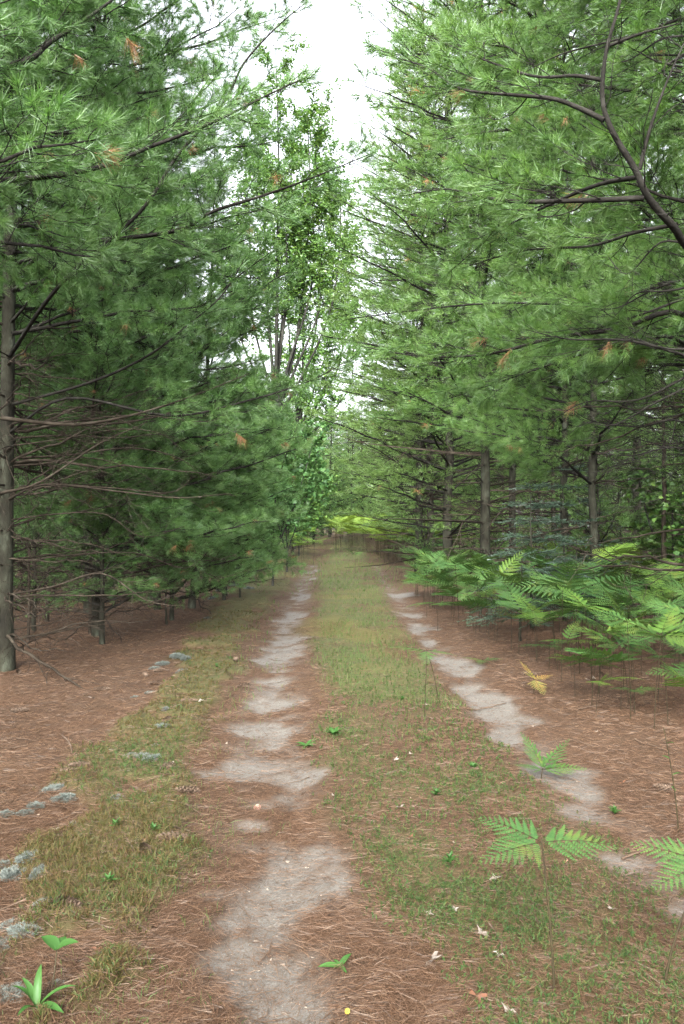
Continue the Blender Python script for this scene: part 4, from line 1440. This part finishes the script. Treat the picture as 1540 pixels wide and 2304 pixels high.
t = rosette("broad_leaved_weed", 92, 2262, [(LF_LONG, 1.75, .5, .7), (LF_LONG, .2, .1, .72), (LF_LONG, -.5, -.1, .75), (LF_LONG, 3.0, .25, .6), (LF_LONG, 2.5, .35, .6), (LF_LONG, 4.5, .0, .6)],
            "bright green broad-leaved weed rosette at the picture's bottom corner")
t = rosette("oval_leaved_seedling", 120, 2240, [(LF_OVAL, .0, .3, .75), (LF_OVAL, 2.6, .25, .8), (LF_OVAL, 1.4, .2, .6)], "oval-leaved seedling behind the bright green weed rosette")
for o in t.children:
    o.location = (0, .06, .115)
sb = MB()
sb.tube(np.array([[0, 0, -.01], [.0, .04, .06], [0, .06, .118]]), .0022, 5)
link("stalk", sb.mesh("stalk", [M_STEM]), t)
rosette("plantain", 690, 1672, ring(LF_SMALL, 7, .2, 1.2), "plantain rosette in the straw beside the bare rut", "plant", "plantain rosettes")
rosette("plantain", 752, 1652, ring(LF_SMALL, 7, .45, 1.2), "upright plantain rosette farther from the bare rut", "plant", "plantain rosettes")
rosette("plantain", 765, 2168, [(LF_SMALL, 3.3, .1, .9), (LF_SMALL, .9, .3, .8), (LF_SMALL, 5.2, .1, .6), (LF_SMALL, 2.1, .2, .5)], "small plantain beside the nearest bare sand", "plant", "plantain rosettes")
for i, (px, py, lb) in enumerate([(350, 1890, "leafy green weed at the foot of the moss mound"), (265, 1880, "leafy weed by the dark hole under the moss mound"), (905, 1575, "leafy weed tuft in the grass strip"),
                                  (1065, 1730, "low bluish weed in the moss strip"), (1380, 1815, "small weed at the end of the bare sand"), (490, 1510, "dark green weed on the straw verge"),
                                  (250, 2010, "short broad weed between moss and straw"), (1010, 1940, "flat bluish weed beneath the lone fern"), (980, 1790, "pale seedling in the moss strip")]):
    rosette("leafy_weed", px, py, ring(LF_SMALL, 6, .5, .55) + ring(LF_SMALL, 5, 1.0, .6), lb, "plant", "leafy weeds")
# yellow flower
x, y = G(782, 2296)
t = thing("yellow_flower", "small yellow flower at the bottom of the mossy strip", "flower", (x, y, gz(x, y)))
M_YEL = plain_mat("yellow_petal", (0.5, 0.38, 0.02))
sb = MB()
sb.tube(np.array([[0, 0, 0], [.003, 0, .03], [0, .002, .055]]), .0015, 5)
link("stalk", sb.mesh("stalk", [M_STEM]), t)
pb = MB()
for i in range(14):
    a = i * 6.283 / 14
    c, s_ = math.cos(a), math.sin(a)
    w = .0028
    pb.add([(c * .002, s_ * .002, 0), (c * .01 - s_ * w, s_ * .01 + c * w, .002), (c * .017, s_ * .017, .004), (c * .01 + s_ * w, s_ * .01 - c * w, .002)], [[0, 1, 2], [0, 2, 3]])
link("petals", pb.mesh("petals", [M_YEL], False), t, (0, .002, .055), (.9, 0, 0), (.5, .5, .5))
# mushroom
x, y = G(581, 1800)
t = thing("mushroom", "small pinkish white mushroom cap tipped over in the straw", "mushroom", (x, y, gz(x, y) + .008))
t.rotation_euler = (.9, -.3, .4)
prof = [(0.0, .016), (.008, .0155), (.016, .012), (.021, .005), (.0215, .001), (.018, -.001), (.006, .002), (.005, -.012), (.0055, -.024), (0, -.025)]


def lathe(pr, n=18):
    b = MB()
    v, f = [], []
    for (r_, z_) in pr:
        for j in range(n):
            a = j * 6.283 / n
            v.append((r_ * math.cos(a) * (1 + .06 * math.sin(3 * a)), r_ * math.sin(a), z_))
    for i in range(len(pr) - 1):
        for j in range(n):
            k = (j + 1) % n
            f += [[i * n + j, (i + 1) * n + j, (i + 1) * n + k], [i * n + j, (i + 1) * n + k, i * n + k]]
    b.add(v, f)
    return b


link("cap", lathe(prof[:7]).mesh("cap", [plain_mat("mushroom_cap", (0.30, 0.17, 0.13))]), t)
link("stem", lathe(prof[6:]).mesh("stem", [plain_mat("mushroom_stem", (0.3, 0.25, 0.21))]), t)


# reindeer lichen cushions
def lichen_mesh(seed, n=1300):
    rng = rngs(seed)
    b = MB()
    d = nrm(np.stack([rng.normal(0, 1, n), rng.normal(0, 1, n), np.abs(rng.normal(0, .8, n))], -1))
    lump = 1 + .35 * np.sin(d[:, 0] * 7 + seed) * np.sin(d[:, 1] * 6)
    P = d * np.array([1, .8, .55]) * (lump * rng.uniform(.72, 1, n))[:, None] * .06
    for k in range(5):
        dd = nrm(d + rng.normal(0, .8, (n, 3)))
        s = nrm(np.cross(dd, rng.normal(0, 1, (n, 3)))) * .0022
        b.soup(np.stack([P - s * 1.1, P + s * 1.1, P + dd * (.012 + .012 * rng.random((n, 1)))], 1))
    return b.mesh("lichen_cushion", [M_LICHEN], False)


LICH = [lichen_mesh(s) for s in (901, 902, 903)]
LSPOT = [(40, 1960, 1.0), (95, 1975, .9), (20, 1935, .9), (70, 1945, .8), (130, 1780, 1.2), (150, 1800, 1.0), (85, 1815, .8), (60, 1830, .7), (15, 1835, .8), (325, 1715, 1.0), (345, 1725, 1.0), (300, 1708, .7),
         (265, 1810, .7), (368, 1648, .9), (352, 1690, .5), (375, 1610, .7), (340, 1560, .8), (305, 1570, .6), (415, 1515, 1.2), (400, 1480, 1.4), (370, 1490, 1.3), (420, 1490, 1.2), (350, 1500, .9), (30, 2080, .8),
         (60, 2110, .9), (15, 2120, .8), (110, 2050, .6), (170, 1850, .5), (500, 1330, 2.4), (530, 1322, 2.6), (560, 1328, 2.0), (480, 1345, 2.0), (470, 1390, 1.2), (140, 2200, .6), (35, 2230, .8)]
R = rngs(905)
for i, (px, py, s) in enumerate(LSPOT):
    x, y = G(px, py)
    tag(link("lichen_cushion", LICH[i % 3], None, (x, y, gz(x, y) - .006), (0, 0, R.random() * 6.28), (s * .95, s * R.uniform(.65, 1.1), s * .7)),
        "pale blue-grey lichen cushion on the straw and moss bank", "lichen", "lichen cushions on the straw bank")


# fallen leaves
def dead_leaf(seed, mat):
    rng = rngs(seed)
    b = MB()
    n = 14
    ang = np.linspace(0, 6.283, n, endpoint=False)
    rr = .030 * (1 + .45 * np.cos(ang * 5 + seed)) * rng.uniform(.8, 1.1, n)
    v = [(0, 0, .004)] + [(math.cos(a) * q * 1.3, math.sin(a) * q, .004 + .012 * rng.random() + .01 * math.cos(a * 2)) for a, q in zip(ang, rr)]
    b.add(v, [[0, i + 1, (i + 1) % n + 1] for i in range(n)])
    return b.mesh("dead_leaf", [mat], False)


DL = [dead_leaf(s, M_PALE) for s in (1, 2, 3)] + [dead_leaf(s, M_RUSSET) for s in (4, 5)]
DSPOT = [(900, 1815, 0, 1.0), (1115, 1975, 1, 1.2), (1082, 2090, 2, 1.1), (975, 2168, 0, 1.5), (890, 1712, 1, .9), (924, 1700, 2, .8), (1085, 1708, 3, .6), (1140, 2275, 2, 1.0), (1120, 2150, 0, .8), (965, 2055, 1, .8),
         (1020, 2040, 2, .7), (925, 1888, 3, .7), (1398, 1755, 4, .9), (1268, 1937, 3, .6), (455, 1590, 0, 1.2), (210, 1577, 1, 1.3), (390, 1738, 2, .8), (130, 1868, 0, .7), (750, 1785, 2, .5), (1320, 1530, 0, 1.3),
         (1335, 1525, 1, 1.2), (225, 2138, 4, .7), (1070, 2250, 3, 1.2), (1340, 1650, 2, .6), (735, 1500, 0, 1.0), (960, 1590, 1, .9), (1372, 2045, 0, .8)]
for i, (px, py, k, s) in enumerate(DSPOT):
    x, y = G(px, py)
    tag(link("fallen_leaf", DL[k], None, (x, y, gz(x, y) + .012), (R.normal(0, .25), R.normal(0, .25), R.random() * 6.28), (s * .58,) * 3),
        "bleached pale dead leaf lying on the ground" if k < 3 else "russet dead leaf lying on the ground", "leaf", "bleached fallen leaves" if k < 3 else "russet fallen leaves")
# pine cones
cb = MB()
for i in range(46):
    u = i / 45
    a = i * 2.4
    r_ = .016 * math.sin(math.pi * (.12 + .82 * u)) + .003
    c, s_ = math.cos(a), math.sin(a)
    p = np.array([-.06 + .12 * u, c * r_ * .6, s_ * r_ * .6])
    tip = np.array([-.06 + .12 * u + .012, c * r_ * 1.25, s_ * r_ * 1.25])
    w = np.array([0, -s_, c]) * .008
    cb.add([p - w, p + w, tip + w * .7, tip - w * .7], [[0, 1, 2], [0, 2, 3]])
cone_me = cb.mesh("pine_cone", [M_STICK], False)
R = rngs(940)
k = 0
while k < 22:
    y = R.uniform(2.6, 9)
    x = R.uniform(-.42, .42) * y
    if -.7 < x < 1.6:
        continue
    k += 1
    tag(link("pine_cone", cone_me, None, (x, y, gz(x, y) + .02), (R.random() * 6, 0, R.random() * 6.28), (R.uniform(.8, 1.2),) * 3), "brown fallen pine cone lying in the straw", "pine cone", "fallen pine cones")
# loose twigs strewn through the straw
tb = MB()
x, y = scatter(R, 900, 2.4, 14, 1.1, lambda x, y: .15 + .85 * sstep(.8, 1.6, np.abs(x - .4)), 1.7)
for px_, py_ in zip(x, y):
    a, l = R.random() * 6.28, R.uniform(.08, .35)
    q = np.array([[px_ + math.cos(a) * l * t + R.normal(0, .008), py_ + math.sin(a) * l * t + R.normal(0, .008), 0] for t in (0, .35, .7, 1)])
    q[:, 2] = height(q[:, 0], q[:, 1]) + .010
    tb.tube(q, np.linspace(.0028, .0014, 4) * R.uniform(.7, 1.4), 3)
tag(link("twig_litter", tb.mesh("twig_litter", [M_STICK]), None), "fine broken twigs strewn through the pine straw", "twigs", None, "stuff")
# fallen sticks
STICKS = [((1395, 1902), (1560, 1872), .006, "long fallen stick beside the pale sand at the picture's edge"), ((1290, 2174), (1560, 2143), .005, "thin dark stick lying across the moss beneath the bent fern"),
          ((1100, 2070), (1157, 2178), .004, "grey stick pointing from the bleached leaf into the moss"), ((1030, 1588), (1135, 1572), .006, "twig lying across the sandy rut"),
          ((1300, 1597), (1350, 1594), .007, "short stick in front of the fern bank"), ((145, 1655), (180, 1715), .005, "dark forked stick on the straw bank"),
          ((85, 1992), (165, 1980), .005, "pale stick by the lichen cushions"), ((1110, 2245), (1210, 2330), .004, "pale grass-like stick at the bottom of the moss"), ((1420, 1662), (1495, 1690), .005, "dark stick near the thin seedling")]
for i, (a, b_, r_, lb) in enumerate(STICKS):
    rng = rngs(950 + i)
    A, B = np.array(G(*a)), np.array(G(*b_))
    n = 7
    P = np.array([[*(A + (B - A) * s + rng.normal(0, .006, 2)), 0] for s in np.linspace(0, 1, n)])
    P[:, 2] = height(P[:, 0], P[:, 1]) + .012
    c = P[0].copy()
    sb = MB()
    sb.tube(P - c, np.linspace(r_, r_ * .6, n), 6, 0, True)
    q = P[3] - c
    sb.tube(np.array([q, q + rng.normal(0, .03, 3) * [1, 1, .2] + [0, 0, .01]]), [r_ * .5, r_ * .25], 4)
    tag(link("fallen_stick", sb.mesh("fallen_stick", [M_STICK]), None, c), lb, "stick", "fallen sticks")
# upright stalks of bare seedlings
for i, (px, py, h, lean, lb) in enumerate([(1522, 1862, .52, (-.07, .0), "thin upright bare seedling stem by the picture's edge"), (1345, 1560, .6, (.05, 0), "thin bare stem before the fern bank"), (955, 1620, .5, (.02, .0), "thin bare stem in the grass strip")]):
    x, y = G(px, py)
    t = thing("bare_seedling", lb, "plant", (x, y, gz(x, y)))
    link("stem", stalk(h, lean, .004), t)
    for j in range(4):
        link("leaf", LF_SMALL, t, (lean[0] * (.4 + .15 * j) ** 1.6, 0, h * (.4 + .15 * j)), (0, -.3, R.random() * 6.28), (.5,) * 3)

print("forest pines", nfor, "tris", sum(len(m.polygons) for m in bpy.data.meshes), "objects", len(bpy.data.objects))
